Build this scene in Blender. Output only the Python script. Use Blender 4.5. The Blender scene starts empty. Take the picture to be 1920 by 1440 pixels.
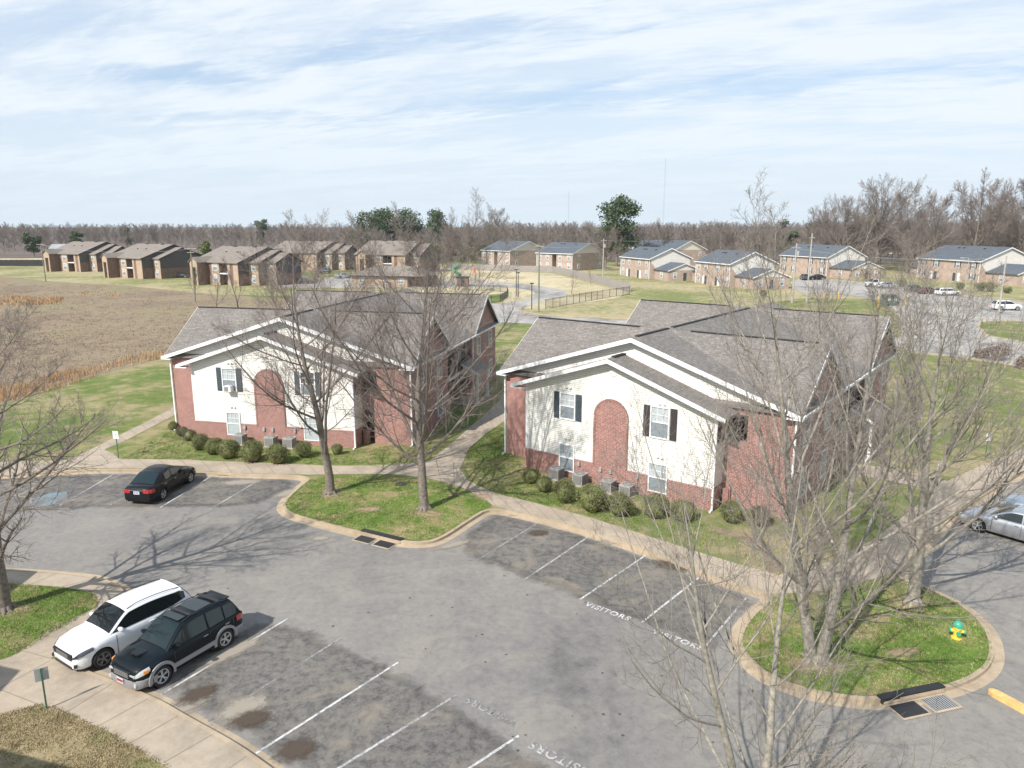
import bpy, math, random
import numpy as np
from mathutils import Vector, Matrix, noise as mnoise
R = math.radians
scene = bpy.context.scene
col = scene.collection
# ------------------------------------------------------------------ camera, sky, sun, exposure
CAM_H = 14.6; F_PX = 1378.0; HORIZ = 420.0
PITCH = math.atan((720 - HORIZ) / F_PX)
cam_d = bpy.data.cameras.new("camera"); cam = bpy.data.objects.new("camera", cam_d); col.objects.link(cam)
cam.location = (0, 0, CAM_H); cam.rotation_euler = (math.pi / 2 - PITCH, 0, 0)
cam_d.sensor_width = 36; cam_d.lens = F_PX / 1920 * 36; cam_d.clip_end = 8000; cam_d.clip_start = 0.1
scene.camera = cam
SUN_AZ = 50.0; SUN_EL = 43.0            # shadows fall towards SUN_AZ (from +X, counter-clockwise)
world = bpy.data.worlds.new("World"); scene.world = world; world.use_nodes = True
wn = world.node_tree.nodes; wl = world.node_tree.links
for n in list(wn): wn.remove(n)
def wnode(t, **kw):
    n = wn.new(t)
    for k, v in kw.items(): setattr(n, k, v)
    return n
wout = wnode('ShaderNodeOutputWorld'); wbg = wnode('ShaderNodeBackground'); wl.new(wbg.outputs[0], wout.inputs[0])
wbg.inputs[1].default_value = 0.12
sky = wnode('ShaderNodeTexSky', sky_type='NISHITA'); sky.sun_disc = False
sky.sun_elevation = R(SUN_EL)
sky.sun_rotation = R(180 + 90 - SUN_AZ)  # clockwise from +Y
sky.dust_density = 1.2; sky.ozone_density = 1.6; sky.air_density = 1.0
tc = wnode('ShaderNodeTexCoord'); sep = wnode('ShaderNodeSeparateXYZ'); wl.new(tc.outputs['Generated'], sep.inputs[0])
def wmath(op, a, b=None, c=None, clamp=False):
    n = wnode('ShaderNodeMath', operation=op); n.use_clamp = clamp
    for i, v in enumerate((a, b, c)):
        if v is None: continue
        if isinstance(v, (int, float)): n.inputs[i].default_value = v
        else: wl.new(v, n.inputs[i])
    return n.outputs[0]
GAPS = [(0.70, 3.72, 1.6, 0.22, -20, 0.62), (-1.42, 3.38, 0.30, 0.16, 0, 0.72), (-0.87, 3.22, 0.32, 0.14, -20, 0.66), (-0.1, 2.92, 0.5, 0.14, -10, 0.60), (-1.5, 4.12, 0.5, 0.10, 0, 0.5), (-1.75, 2.75, 0.6, 0.2, 0, 0.30), (1.2, 3.35, 0.9, 0.12, -20, 0.35)]
zc = wmath('ADD', wmath('MAXIMUM', sep.outputs[2], 0.0), 0.10)
px = wmath('DIVIDE', sep.outputs[0], zc); py = wmath('DIVIDE', sep.outputs[1], zc)
comb = wnode('ShaderNodeCombineXYZ'); wl.new(px, comb.inputs[0]); wl.new(py, comb.inputs[1])
def wcloud(rot, scale, loc, nscale, detail, rough, dist):
    m0 = wnode('ShaderNodeMapping'); m0.inputs['Rotation'].default_value = (0, 0, R(-rot)); wl.new(comb.outputs[0], m0.inputs[0])
    mp = wnode('ShaderNodeMapping'); mp.inputs['Scale'].default_value = scale
    mp.inputs['Location'].default_value = loc
    wl.new(m0.outputs[0], mp.inputs[0])
    nz = wnode('ShaderNodeTexNoise'); nz.inputs['Scale'].default_value = nscale; nz.inputs['Detail'].default_value = detail
    nz.inputs['Roughness'].default_value = rough; nz.inputs['Distortion'].default_value = dist
    wl.new(mp.outputs[0], nz.inputs['Vector']); return nz.outputs[0]
c1 = wcloud(-22, (0.6, 1.5, 1), (2.3, 0.55, 0), 1.1, 5, 0.52, 0.5)
c2 = wcloud(-34, (0.9, 2.4, 1), (0.3, 5.2, 0), 2.2, 8, 0.60, 0.7)
c3 = wcloud(-14, (1.3, 4.2, 1), (7.3, 1.2, 0), 3.6, 10, 0.68, 0.5)
csum = wmath('ADD', wmath('MULTIPLY', c1, 1.0), wmath('ADD', wmath('MULTIPLY', c2, 0.5), wmath('MULTIPLY', c3, 0.36)))
cr = wnode('ShaderNodeMapRange'); cr.interpolation_type = 'SMOOTHSTEP'; wl.new(csum, cr.inputs[0])
cr.inputs[1].default_value = 0.74; cr.inputs[2].default_value = 1.06; cr.inputs[3].default_value = 0.55; cr.inputs[4].default_value = 0.98
# clear gaps between the cirrus bands (centre, half-length, half-width, bearing in the projected sky plane), ragged by the same noise
gapv = None
for gx, gy, ha, hb, ang, st in GAPS:
    g = wnode('ShaderNodeVectorMath', operation='SUBTRACT'); wl.new(comb.outputs[0], g.inputs[0]); g.inputs[1].default_value = (gx, gy, 0)
    m = wnode('ShaderNodeMapping'); m.inputs['Rotation'].default_value = (0, 0, R(-ang)); wl.new(g.outputs[0], m.inputs[0])
    m2 = wnode('ShaderNodeMapping'); m2.inputs['Scale'].default_value = (1 / ha, 1 / hb, 1); wl.new(m.outputs[0], m2.inputs[0])
    le = wnode('ShaderNodeVectorMath', operation='LENGTH'); wl.new(m2.outputs[0], le.inputs[0])
    dd = wmath('ADD', le.outputs['Value'], wmath('MULTIPLY', wmath('SUBTRACT', wmath('ADD', wmath('MULTIPLY', c2, 0.6), wmath('MULTIPLY', c3, 0.4)), 0.5), 4.2))
    r = wnode('ShaderNodeMapRange'); r.interpolation_type = 'SMOOTHSTEP'; wl.new(dd, r.inputs[0]); r.inputs[1].default_value = 0.1; r.inputs[2].default_value = 1.5; r.inputs[3].default_value = st; r.inputs[4].default_value = 0.0
    gapv = r.outputs[0] if gapv is None else wmath('MAXIMUM', gapv, r.outputs[0])
hi = wnode('ShaderNodeMapRange'); hi.interpolation_type = 'SMOOTHSTEP'; wl.new(sep.outputs[2], hi.inputs[0]); hi.inputs[1].default_value = 0.33; hi.inputs[2].default_value = 0.75; hi.inputs[3].default_value = 1.0; hi.inputs[4].default_value = 0.25  # clouds thinned overhead, out of view, to weaken the sky's fill light
cld = wmath('MULTIPLY', wmath('MULTIPLY', cr.outputs[0], hi.outputs[0]), wmath('SUBTRACT', 1.0, gapv))
hz = wnode('ShaderNodeMapRange'); wl.new(sep.outputs[2], hz.inputs[0])
hz.inputs[1].default_value = 0.0; hz.inputs[2].default_value = 0.12; hz.inputs[3].default_value = 0.88; hz.inputs[4].default_value = 0.0
wmix = wnode('ShaderNodeMix', data_type='RGBA'); wl.new(cld, wmix.inputs[0]); skb = wnode('ShaderNodeMix', data_type='RGBA'); skb.inputs[0].default_value = 0.5; wl.new(sky.outputs[0], skb.inputs[6]); skb.inputs[7].default_value = (3.3, 4.7, 6.6, 1); wl.new(skb.outputs[2], wmix.inputs[6])
wmix.inputs[7].default_value = (6.0, 6.5, 6.95, 1)
wmix2 = wnode('ShaderNodeMix', data_type='RGBA'); wl.new(hz.outputs[0], wmix2.inputs[0]); wl.new(wmix.outputs[2], wmix2.inputs[6]); wmix2.inputs[7].default_value = (5.2, 6.1, 6.8, 1)
wl.new(wmix2.outputs[2], wbg.inputs[0])
sun_d = bpy.data.lights.new("sun", 'SUN'); sun = bpy.data.objects.new("sun", sun_d); col.objects.link(sun)
sun_d.energy = 4.8; sun_d.angle = R(0.6); sun_d.color = (1.0, 0.955, 0.89)
sd = Vector((-math.cos(R(SUN_AZ)) * math.cos(R(SUN_EL)), -math.sin(R(SUN_AZ)) * math.cos(R(SUN_EL)), math.sin(R(SUN_EL))))
sun.rotation_euler = sd.to_track_quat('Z', 'Y').to_euler()
scene.view_settings.view_transform = 'Standard'; scene.view_settings.look = 'None'
scene.view_settings.exposure = 0.31; scene.view_settings.gamma = 1.0
scene.cycles.max_bounces = 5; scene.cycles.diffuse_bounces = 2; scene.cycles.glossy_bounces = 3
scene.cycles.transparent_max_bounces = 12

HAZE = 0.00010
# ------------------------------------------------------------------ survey: photo point -> ground position in metres
def G(u, v, z=0.0):
    x = (u - 960) / F_PX; d = -(v - 720) / F_PX
    ry = math.cos(PITCH) + d * math.sin(PITCH); rz = -math.sin(PITCH) + d * math.cos(PITCH)
    t = (z - CAM_H) / rz
    return (x * t, ry * t)
def GP(pts, z=0.0): return [G(u, v, z) for u, v in pts]

# ------------------------------------------------------------------ tags and object helpers
def tag(o, label=None, cat=None, group=None, kind=None):
    if label: o['label'] = label
    if cat: o['category'] = cat
    if group: o['group'] = group
    if kind: o['kind'] = kind
    return o
def empty(name, loc=(0, 0, 0), rz=0.0, label=None, cat=None, group=None):
    o = bpy.data.objects.new(name, None); col.objects.link(o); o.location = loc; o.rotation_euler = (0, 0, rz)
    o.empty_display_size = 0.2
    return tag(o, label, cat, group)
def copy_tree(o, parent=None):
    c = o.copy(); col.objects.link(c)
    if parent is not None: c.parent = parent
    for ch in list(o.children): copy_tree(ch, c)
    return c

class MB:
    def __init__(s): s.v = []; s.f = []; s.arr = []; s.n = 0
    def add(s, verts, faces):
        b = len(s.v); s.v += [tuple(p) for p in verts]; s.f += [tuple(b + i for i in f) for f in faces]; return s
    def box(s, x0, x1, y0, y1, z0, z1):
        v = [(x0, y0, z0), (x1, y0, z0), (x1, y1, z0), (x0, y1, z0), (x0, y0, z1), (x1, y0, z1), (x1, y1, z1), (x0, y1, z1)]
        return s.add(v, [(0, 3, 2, 1), (4, 5, 6, 7), (0, 1, 5, 4), (1, 2, 6, 5), (2, 3, 7, 6), (3, 0, 4, 7)])
    def cbox(s, c, sx, sy, sz, rz=0.0, rx=0.0, ry=0.0):
        m = Matrix.Translation(c) @ Matrix.Rotation(rz, 4, 'Z') @ Matrix.Rotation(ry, 4, 'Y') @ Matrix.Rotation(rx, 4, 'X')
        v = [m @ Vector((a * sx / 2, b * sy / 2, d * sz / 2)) for d in (-1, 1) for b in (-1, 1) for a in (-1, 1)]
        return s.add(v, [(0, 2, 3, 1), (4, 5, 7, 6), (0, 1, 5, 4), (1, 3, 7, 5), (3, 2, 6, 7), (2, 0, 4, 6)])
    def prism(s, poly, z0, z1):
        n = len(poly); a = sum(poly[i][0] * poly[(i + 1) % n][1] - poly[(i + 1) % n][0] * poly[i][1] for i in range(n))
        if a < 0: poly = poly[::-1]
        v = [(p[0], p[1], z0) for p in poly] + [(p[0], p[1], z1) for p in poly]
        f = [tuple(range(n - 1, -1, -1)), tuple(range(n, 2 * n))] + [(i, (i + 1) % n, n + (i + 1) % n, n + i) for i in range(n)]
        return s.add(v, f)
    def xprism(s, poly, x0, x1):   # poly in (y,z), extruded along x
        n = len(poly); a = sum(poly[i][0] * poly[(i + 1) % n][1] - poly[(i + 1) % n][0] * poly[i][1] for i in range(n))
        if a < 0: poly = poly[::-1]
        v = [(x0, p[0], p[1]) for p in poly] + [(x1, p[0], p[1]) for p in poly]
        return s.add(v, [tuple(range(n - 1, -1, -1)), tuple(range(n, 2 * n))] + [(i, (i + 1) % n, n + (i + 1) % n, n + i) for i in range(n)])
    def yprism(s, poly, y0, y1):   # poly in (x,z), extruded along y
        n = len(poly); a = sum(poly[i][0] * poly[(i + 1) % n][1] - poly[(i + 1) % n][0] * poly[i][1] for i in range(n))
        if a > 0: poly = poly[::-1]
        v = [(p[0], y0, p[1]) for p in poly] + [(p[0], y1, p[1]) for p in poly]
        return s.add(v, [tuple(range(n - 1, -1, -1)), tuple(range(n, 2 * n))] + [(i, (i + 1) % n, n + (i + 1) % n, n + i) for i in range(n)])
    def slab(s, pts, th):          # sloped sheet with thickness downwards; pts counter-clockwise from above
        n = len(pts); v = [tuple(p) for p in pts] + [(p[0], p[1], p[2] - th) for p in pts]
        return s.add(v, [tuple(range(n)), tuple(range(2 * n - 1, n - 1, -1))] + [(i, n + i, n + (i + 1) % n, (i + 1) % n) for i in range(n)])
    def sheet(s, poly, z):
        n = len(poly); a = sum(poly[i][0] * poly[(i + 1) % n][1] - poly[(i + 1) % n][0] * poly[i][1] for i in range(n))
        if a < 0: poly = poly[::-1]
        return s.add([(p[0], p[1], z) for p in poly], [tuple(range(n))])
    def tube(s, pts, rad, n=8, cap=True):
        pts = [Vector(p) for p in pts]; K = len(pts); rad = [rad] * K if isinstance(rad, (int, float)) else rad
        v = []; f = []
        for i, p in enumerate(pts):
            t = (pts[min(i + 1, K - 1)] - pts[max(i - 1, 0)]).normalized()
            a = t.cross(Vector((0.13, 0.31, 0.94)) if abs(t.z) < 0.9 else Vector((1, 0, 0))).normalized(); b = t.cross(a)
            for k in range(n):
                q = 2 * math.pi * k / n; v.append(p + (a * math.cos(q) + b * math.sin(q)) * rad[i])
        for i in range(K - 1):
            for k in range(n): f.append((i * n + k, i * n + (k + 1) % n, (i + 1) * n + (k + 1) % n, (i + 1) * n + k))
        if cap: f.append(tuple(range(n - 1, -1, -1))); f.append(tuple(range((K - 1) * n, K * n)))
        return s.add(v, f)
    def lathe(s, prof, n=16, c=(0, 0, 0), axis='Z'):   # prof (r, h)
        v = []; f = []; K = len(prof)
        for r, h in prof:
            for k in range(n):
                q = 2 * math.pi * k / n
                p = (r * math.cos(q), r * math.sin(q), h) if axis == 'Z' else (r * math.cos(q), h, r * math.sin(q))
                v.append((c[0] + p[0], c[1] + p[1], c[2] + p[2]))
        for i in range(K - 1):
            for k in range(n): f.append((i * n + k, i * n + (k + 1) % n, (i + 1) * n + (k + 1) % n, (i + 1) * n + k))
        return s.add(v, f)
    def raw(s, V, Fc):             # numpy arrays: V (n,3), Fc (m,k)
        s.arr.append((V, Fc)); return s
    def mesh(s, name, smooth=False, sharp=None):
        me = bpy.data.meshes.new(name)
        if s.arr:
            Vs = []; loops = []; sizes = []; base = 0
            if s.v: s.arr.append((np.array(s.v), None))
            for V, Fc in s.arr:
                if Fc is None:
                    for f in s.f: loops.append(np.array(f) + base); sizes.append(np.array([len(f)]))
                else:
                    loops.append((Fc + base).ravel()); sizes.append(np.full(len(Fc), Fc.shape[1]))
                Vs.append(V); base += len(V)
            V = np.concatenate(Vs).astype(np.float32); L = np.concatenate(loops).astype(np.int32); S = np.concatenate(sizes).astype(np.int32)
            me.vertices.add(len(V)); me.vertices.foreach_set('co', V.ravel())
            me.loops.add(len(L)); me.loops.foreach_set('vertex_index', L)
            me.polygons.add(len(S)); me.polygons.foreach_set('loop_start', np.concatenate([[0], np.cumsum(S)[:-1]]).astype(np.int32))
            me.update(calc_edges=True)
        else:
            me.from_pydata(s.v, [], s.f); me.update()
        n = len(me.loops)
        if n and n < 400000:         # planar UVs in metres: u along the horizontal, v up the slope of each face
            N = np.empty(len(me.polygons) * 3); me.polygons.foreach_get('normal', N); N = N.reshape(-1, 3)
            T = np.cross(np.array([0, 0, 1.0]), N); ln = np.linalg.norm(T, axis=1); bad = ln < 0.02
            T[bad] = (1, 0, 0); ln[bad] = 1; T /= ln[:, None]; B = np.cross(N, T)
            tot = np.empty(len(me.polygons), dtype=np.int32); me.polygons.foreach_get('loop_total', tot)
            pi = np.repeat(np.arange(len(tot)), tot); vi = np.empty(n, dtype=np.int32); me.loops.foreach_get('vertex_index', vi)
            C = np.empty(len(me.vertices) * 3); me.vertices.foreach_get('co', C); C = C.reshape(-1, 3)[vi]
            uv = me.uv_layers.new(name='UVMap')
            uv.data.foreach_set('uv', np.stack([(C * T[pi]).sum(1), (C * B[pi]).sum(1)], 1).astype(np.float32).ravel())
        if smooth:
            me.polygons.foreach_set('use_smooth', np.ones(len(me.polygons), dtype=bool))
            if sharp: me.set_sharp_from_angle(angle=R(sharp))
        me.update(); return me
    def build(s, name, mat, parent=None, smooth=False, sharp=None, loc=None, rz=0.0):
        me = s.mesh(name, smooth, sharp); me.materials.append(mat)
        o = bpy.data.objects.new(name, me); col.objects.link(o)
        if parent is not None: o.parent = parent
        if loc: o.location = loc; o.rotation_euler = (0, 0, rz)
        return o

# ------------------------------------------------------------------ materials
def new_mat(name):
    m = bpy.data.materials.new(name); m.use_nodes = True; nt = m.node_tree
    return m, nt, nt.nodes['Principled BSDF']
def nd(nt, t, ins=None, **kw):
    n = nt.nodes.new(t)
    for k, v in kw.items(): setattr(n, k, v)
    for k, v in (ins or {}).items():
        if hasattr(v, 'bl_idname') or isinstance(v, bpy.types.NodeSocket): nt.links.new(v, n.inputs[k])
        else: n.inputs[k].default_value = v
    return n
def c4(c): return (c[0], c[1], c[2], 1)
def plain(name, c, rough=0.6, metal=0.0, var=0.0, scale=3.0, coat=0.0, spec=0.5):
    m, nt, b = new_mat(name); b.inputs['Base Color'].default_value = c4(c); b.inputs['Roughness'].default_value = rough
    b.inputs['Metallic'].default_value = metal; b.inputs['Coat Weight'].default_value = coat; b.inputs['Specular IOR Level'].default_value = spec
    if coat: b.inputs['Coat Roughness'].default_value = 0.03
    if var:
        t = nd(nt, 'ShaderNodeTexCoord'); n = nd(nt, 'ShaderNodeTexNoise', {'Vector': t.outputs['Object'], 'Scale': scale, 'Detail': 6.0, 'Roughness': 0.65})
        r = nd(nt, 'ShaderNodeValToRGB', {'Fac': n.outputs[0]})
        r.color_ramp.elements[0].position = 0.3; r.color_ramp.elements[0].color = c4([x * (1 - var) for x in c])
        r.color_ramp.elements[1].position = 0.7; r.color_ramp.elements[1].color = c4([min(1, x * (1 + var)) for x in c])
        nt.links.new(r.outputs[0], b.inputs['Base Color'])
    return m
def ramp(nt, fac, stops, interp='LINEAR'):
    r = nd(nt, 'ShaderNodeValToRGB', {'Fac': fac}); cr = r.color_ramp; cr.interpolation = interp
    while len(cr.elements) < len(stops): cr.elements.new(0.5)
    for e, (p, c) in zip(cr.elements, stops): e.position = p; e.color = c4(c) if len(c) == 3 else c
    return r.outputs[0]
def noise(nt, vec, scale, detail=6.0, rough=0.6, dist=0.0):
    return nd(nt, 'ShaderNodeTexNoise', {'Vector': vec, 'Scale': scale, 'Detail': detail, 'Roughness': rough, 'Distortion': dist}).outputs[0]
def mix(nt, f, a, b, mode='MIX'):
    n = nt.nodes.new('ShaderNodeMix'); n.data_type = 'RGBA'; n.blend_type = mode
    for i, v in ((0, f), (6, a), (7, b)):
        if isinstance(v, bpy.types.NodeSocket): nt.links.new(v, n.inputs[i])
        elif i == 0: n.inputs[0].default_value = v
        else: n.inputs[i].default_value = c4(v)
    return n.outputs[2]
def mth(nt, op, a, b=None, clamp=False):
    n = nt.nodes.new('ShaderNodeMath'); n.operation = op; n.use_clamp = clamp
    for i, v in enumerate((a, b)):
        if v is None: continue
        if isinstance(v, (int, float)): n.inputs[i].default_value = v
        else: nt.links.new(v, n.inputs[i])
    return n.outputs[0]
def bump(nt, b, h, strength=0.3, dist=0.02):
    n = nd(nt, 'ShaderNodeBump', {'Height': h, 'Strength': strength, 'Distance': dist}); nt.links.new(n.outputs[0], b.inputs['Normal'])
def brick_mat(name, c1, c2, mortar, bw=0.21, bh=0.075, ms=0.010):
    m, nt, b = new_mat(name); uv = nd(nt, 'ShaderNodeUVMap')
    t = nd(nt, 'ShaderNodeTexBrick', {'Vector': uv.outputs[0], 'Color1': c4(c1), 'Color2': c4(c2), 'Mortar': c4(mortar), 'Scale': 1.0,
        'Mortar Size': ms, 'Brick Width': bw, 'Row Height': bh, 'Bias': 0.0, 'Mortar Smooth': 0.2})
    n = noise(nt, uv.outputs[0], 0.9, 5, 0.6); n2 = noise(nt, uv.outputs[0], 9.0, 2, 0.5)
    c = mix(nt, 0.8, t.outputs[0], ramp(nt, n, [(0.3, (0.80, 0.78, 0.78)), (0.7, (1.12, 1.1, 1.08))]), 'MULTIPLY')
    c = mix(nt, 0.7, c, ramp(nt, n2, [(0.35, (0.72, 0.7, 0.7)), (0.65, (1.25, 1.25, 1.25))]), 'MULTIPLY')
    nt.links.new(c, b.inputs['Base Color']); b.inputs['Roughness'].default_value = 0.85
    bump(nt, b, mth(nt, 'SUBTRACT', 1.0, t.outputs[1]), 0.35, 0.006); return m
M = {}
M['brick'] = brick_mat('red_brick', (0.365, 0.138, 0.11), (0.235, 0.08, 0.07), (0.46, 0.40, 0.36))
M['brick_far'] = brick_mat('tan_brick', (0.46, 0.355, 0.29), (0.36, 0.275, 0.225), (0.52, 0.46, 0.40), 0.4, 0.15, 0.012)
M['brick_brown'] = brick_mat('brown_brick', (0.215, 0.14, 0.105), (0.14, 0.09, 0.07), (0.26, 0.2, 0.16), 0.4, 0.15, 0.012)
M['stone_tan'] = brick_mat('tan_stone', (0.44, 0.335, 0.24), (0.35, 0.26, 0.185), (0.5, 0.42, 0.32), 0.4, 0.15, 0.012)
def siding(name, c, lap=0.115):
    m, nt, b = new_mat(name); uv = nd(nt, 'ShaderNodeUVMap'); s = nd(nt, 'ShaderNodeSeparateXYZ', {0: uv.outputs[0]})
    fr = mth(nt, 'FRACT', mth(nt, 'DIVIDE', s.outputs[1], lap))
    h = mth(nt, 'SUBTRACT', 1.0, fr)
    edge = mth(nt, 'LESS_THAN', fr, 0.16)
    n = noise(nt, uv.outputs[0], 1.3, 4, 0.6)
    cc = ramp(nt, n, [(0.3, [x * 0.90 for x in c]), (0.7, [min(1, x * 1.03) for x in c])])
    cc = mix(nt, edge, cc, [x * 0.5 for x in c])  # shade line along each lap, painted into the base colour
    nt.links.new(cc, b.inputs['Base Color']); b.inputs['Roughness'].default_value = 0.55
    bump(nt, b, h, 0.5, 0.012); return m
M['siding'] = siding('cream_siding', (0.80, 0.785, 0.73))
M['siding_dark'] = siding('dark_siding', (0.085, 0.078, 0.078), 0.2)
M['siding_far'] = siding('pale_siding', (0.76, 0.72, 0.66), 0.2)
def shingle(name, cols, row=0.14, tab=0.32, streak=0.35):
    m, nt, b = new_mat(name); uv = nd(nt, 'ShaderNodeUVMap')
    t = nd(nt, 'ShaderNodeTexBrick', {'Vector': uv.outputs[0], 'Color1': c4(cols[0]), 'Color2': c4(cols[1]), 'Mortar': c4([x * 0.45 for x in cols[1]]), 'Scale': 1.0,
        'Mortar Size': 0.008, 'Brick Width': tab, 'Row Height': row, 'Bias': 0.0, 'Mortar Smooth': 0.3}, offset=0.37, offset_frequency=2, squash=0.8, squash_frequency=3)
    n = noise(nt, uv.outputs[0], 0.35, 6, 0.6); n2 = noise(nt, uv.outputs[0], 5.0, 3, 0.6)
    c = mix(nt, streak, t.outputs[0], ramp(nt, n, [(0.3, (0.72, 0.72, 0.72)), (0.7, (1.25, 1.22, 1.18))]), 'MULTIPLY')
    c = mix(nt, 0.6, c, ramp(nt, n2, [(0.35, (0.75, 0.75, 0.76)), (0.65, (1.22, 1.22, 1.2))]), 'MULTIPLY')
    nt.links.new(c, b.inputs['Base Color']); b.inputs['Roughness'].default_value = 0.92
    bump(nt, b, n2, 0.25, 0.02); return m
M['roof'] = shingle('brown_shingle', [(0.235, 0.213, 0.192), (0.165, 0.150, 0.138)])
M['roof_far'] = shingle('tan_shingle', [(0.25, 0.215, 0.185), (0.20, 0.17, 0.145)], 0.3, 0.8)
M['roof_blue'] = shingle('slate_shingle', [(0.105, 0.125, 0.145), (0.085, 0.10, 0.12)], 0.3, 0.8)
M['white'] = plain('white_trim', (0.80, 0.80, 0.80), 0.45)
M['soffit'] = plain('soffit_vinyl', (0.66, 0.65, 0.60), 0.6)
M['black'] = plain('black_trim', (0.02, 0.02, 0.022), 0.6)
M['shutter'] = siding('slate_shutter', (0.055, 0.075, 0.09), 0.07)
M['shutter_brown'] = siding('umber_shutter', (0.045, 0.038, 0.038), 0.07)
def glass(name, c, rough=0.06):
    m = plain(name, c, rough, spec=0.6); return m
M['glass'] = glass('window_glass', (0.05, 0.06, 0.065))
M['blind'] = plain('blinds_behind_glass', (0.42, 0.46, 0.47), 0.15, var=0.12, scale=4)
M['curtain'] = plain('curtain_behind_glass', (0.22, 0.25, 0.27), 0.15, var=0.2, scale=5)
M['metal_grey'] = plain('grey_metal', (0.42, 0.43, 0.43), 0.5, 0.3, var=0.1)
M['metal_dark'] = plain('dark_metal', (0.05, 0.05, 0.055), 0.5, 0.5)
M['ac'] = plain('air_conditioner_paint', (0.38, 0.37, 0.35), 0.6, var=0.08)
M['ac_dark'] = plain('air_conditioner_grille', (0.10, 0.10, 0.10), 0.6)
def ground_grass(name, stops, fine, fs=26.0, ls=0.11, dry=(0.30, 0.245, 0.14), dryamt=0.5, bstr=0.5):
    m, nt, b = new_mat(name); t = nd(nt, 'ShaderNodeTexCoord'); P = t.outputs['Object']
    big = noise(nt, P, ls, 5, 0.62, 0.4); mid = noise(nt, P, 0.8, 5, 0.65, 0.3); fn = noise(nt, P, fs, 3, 0.7)
    f = mth(nt, 'ADD', mth(nt, 'MULTIPLY', big, 0.55), mth(nt, 'MULTIPLY', mid, 0.45))
    c = ramp(nt, f, stops)
    mp = nd(nt, 'ShaderNodeMapping', {0: P, 'Scale': (1.0, 2.6, 1.0), 'Rotation': (0, 0, R(35))})
    dr = noise(nt, mp.outputs[0], 2.6, 6, 0.72, 0.6)
    dm = ramp(nt, dr, [(0.5, (0, 0, 0)), (0.68, (1, 1, 1))])
    c = mix(nt, mth(nt, 'MULTIPLY', dm, dryamt), c, dry)
    c = mix(nt, fine, c, ramp(nt, fn, [(0.32, (0.45, 0.5, 0.42)), (0.68, (1.45, 1.42, 1.35))]), 'MULTIPLY')
    nt.links.new(c, b.inputs['Base Color']); b.inputs['Roughness'].default_value = 0.95; b.inputs['Specular IOR Level'].default_value = 0.15
    bump(nt, b, fn, bstr, 0.05); return m
GR = [(0.42, (0.115, 0.165, 0.04)), (0.47, (0.155, 0.19, 0.06)), (0.505, (0.21, 0.215, 0.09)), (0.54, (0.285, 0.25, 0.135)), (0.60, (0.34, 0.28, 0.17))]
M['grass'] = ground_grass('lawn_grass', GR, 0.75)
M['grass_lush'] = ground_grass('lush_lawn', [(0.43, (0.09, 0.165, 0.026)), (0.485, (0.13, 0.205, 0.04)), (0.53, (0.20, 0.22, 0.075)), (0.57, (0.31, 0.25, 0.14))], 0.85, dryamt=0.7, ls=0.3)
M['grass_dry'] = ground_grass('dry_lawn', [(0.41, (0.19, 0.195, 0.08)), (0.46, (0.30, 0.245, 0.145)), (0.54, (0.36, 0.285, 0.18)), (0.6, (0.40, 0.32, 0.2))], 0.7, dryamt=0.3, dry=(0.16, 0.19, 0.06))
M['grass_far'] = ground_grass('far_lawn', [(0.42, (0.17, 0.195, 0.07)), (0.48, (0.27, 0.26, 0.125)), (0.53, (0.37, 0.315, 0.19)), (0.6, (0.43, 0.36, 0.22))], 0.3, ls=0.05, dryamt=0.5)
M['straw'] = ground_grass('straw_lawn', [(0.42, (0.36, 0.31, 0.18)), (0.5, (0.50, 0.42, 0.28)), (0.58, (0.56, 0.48, 0.34))], 0.3, ls=0.08, dryamt=0.3, dry=(0.24, 0.24, 0.1))
M['field'] = ground_grass('fallow_field', [(0.38, (0.165, 0.122, 0.092)), (0.46, (0.23, 0.172, 0.124)), (0.53, (0.275, 0.215, 0.15)), (0.60, (0.215, 0.20, 0.105))], 0.5, fs=9.0, ls=0.05, dryamt=0.6, dry=(0.34, 0.28, 0.19))
M['woodfloor'] = plain('forest_floor', (0.13, 0.10, 0.08), 1.0, var=0.4, scale=0.05)
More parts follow.
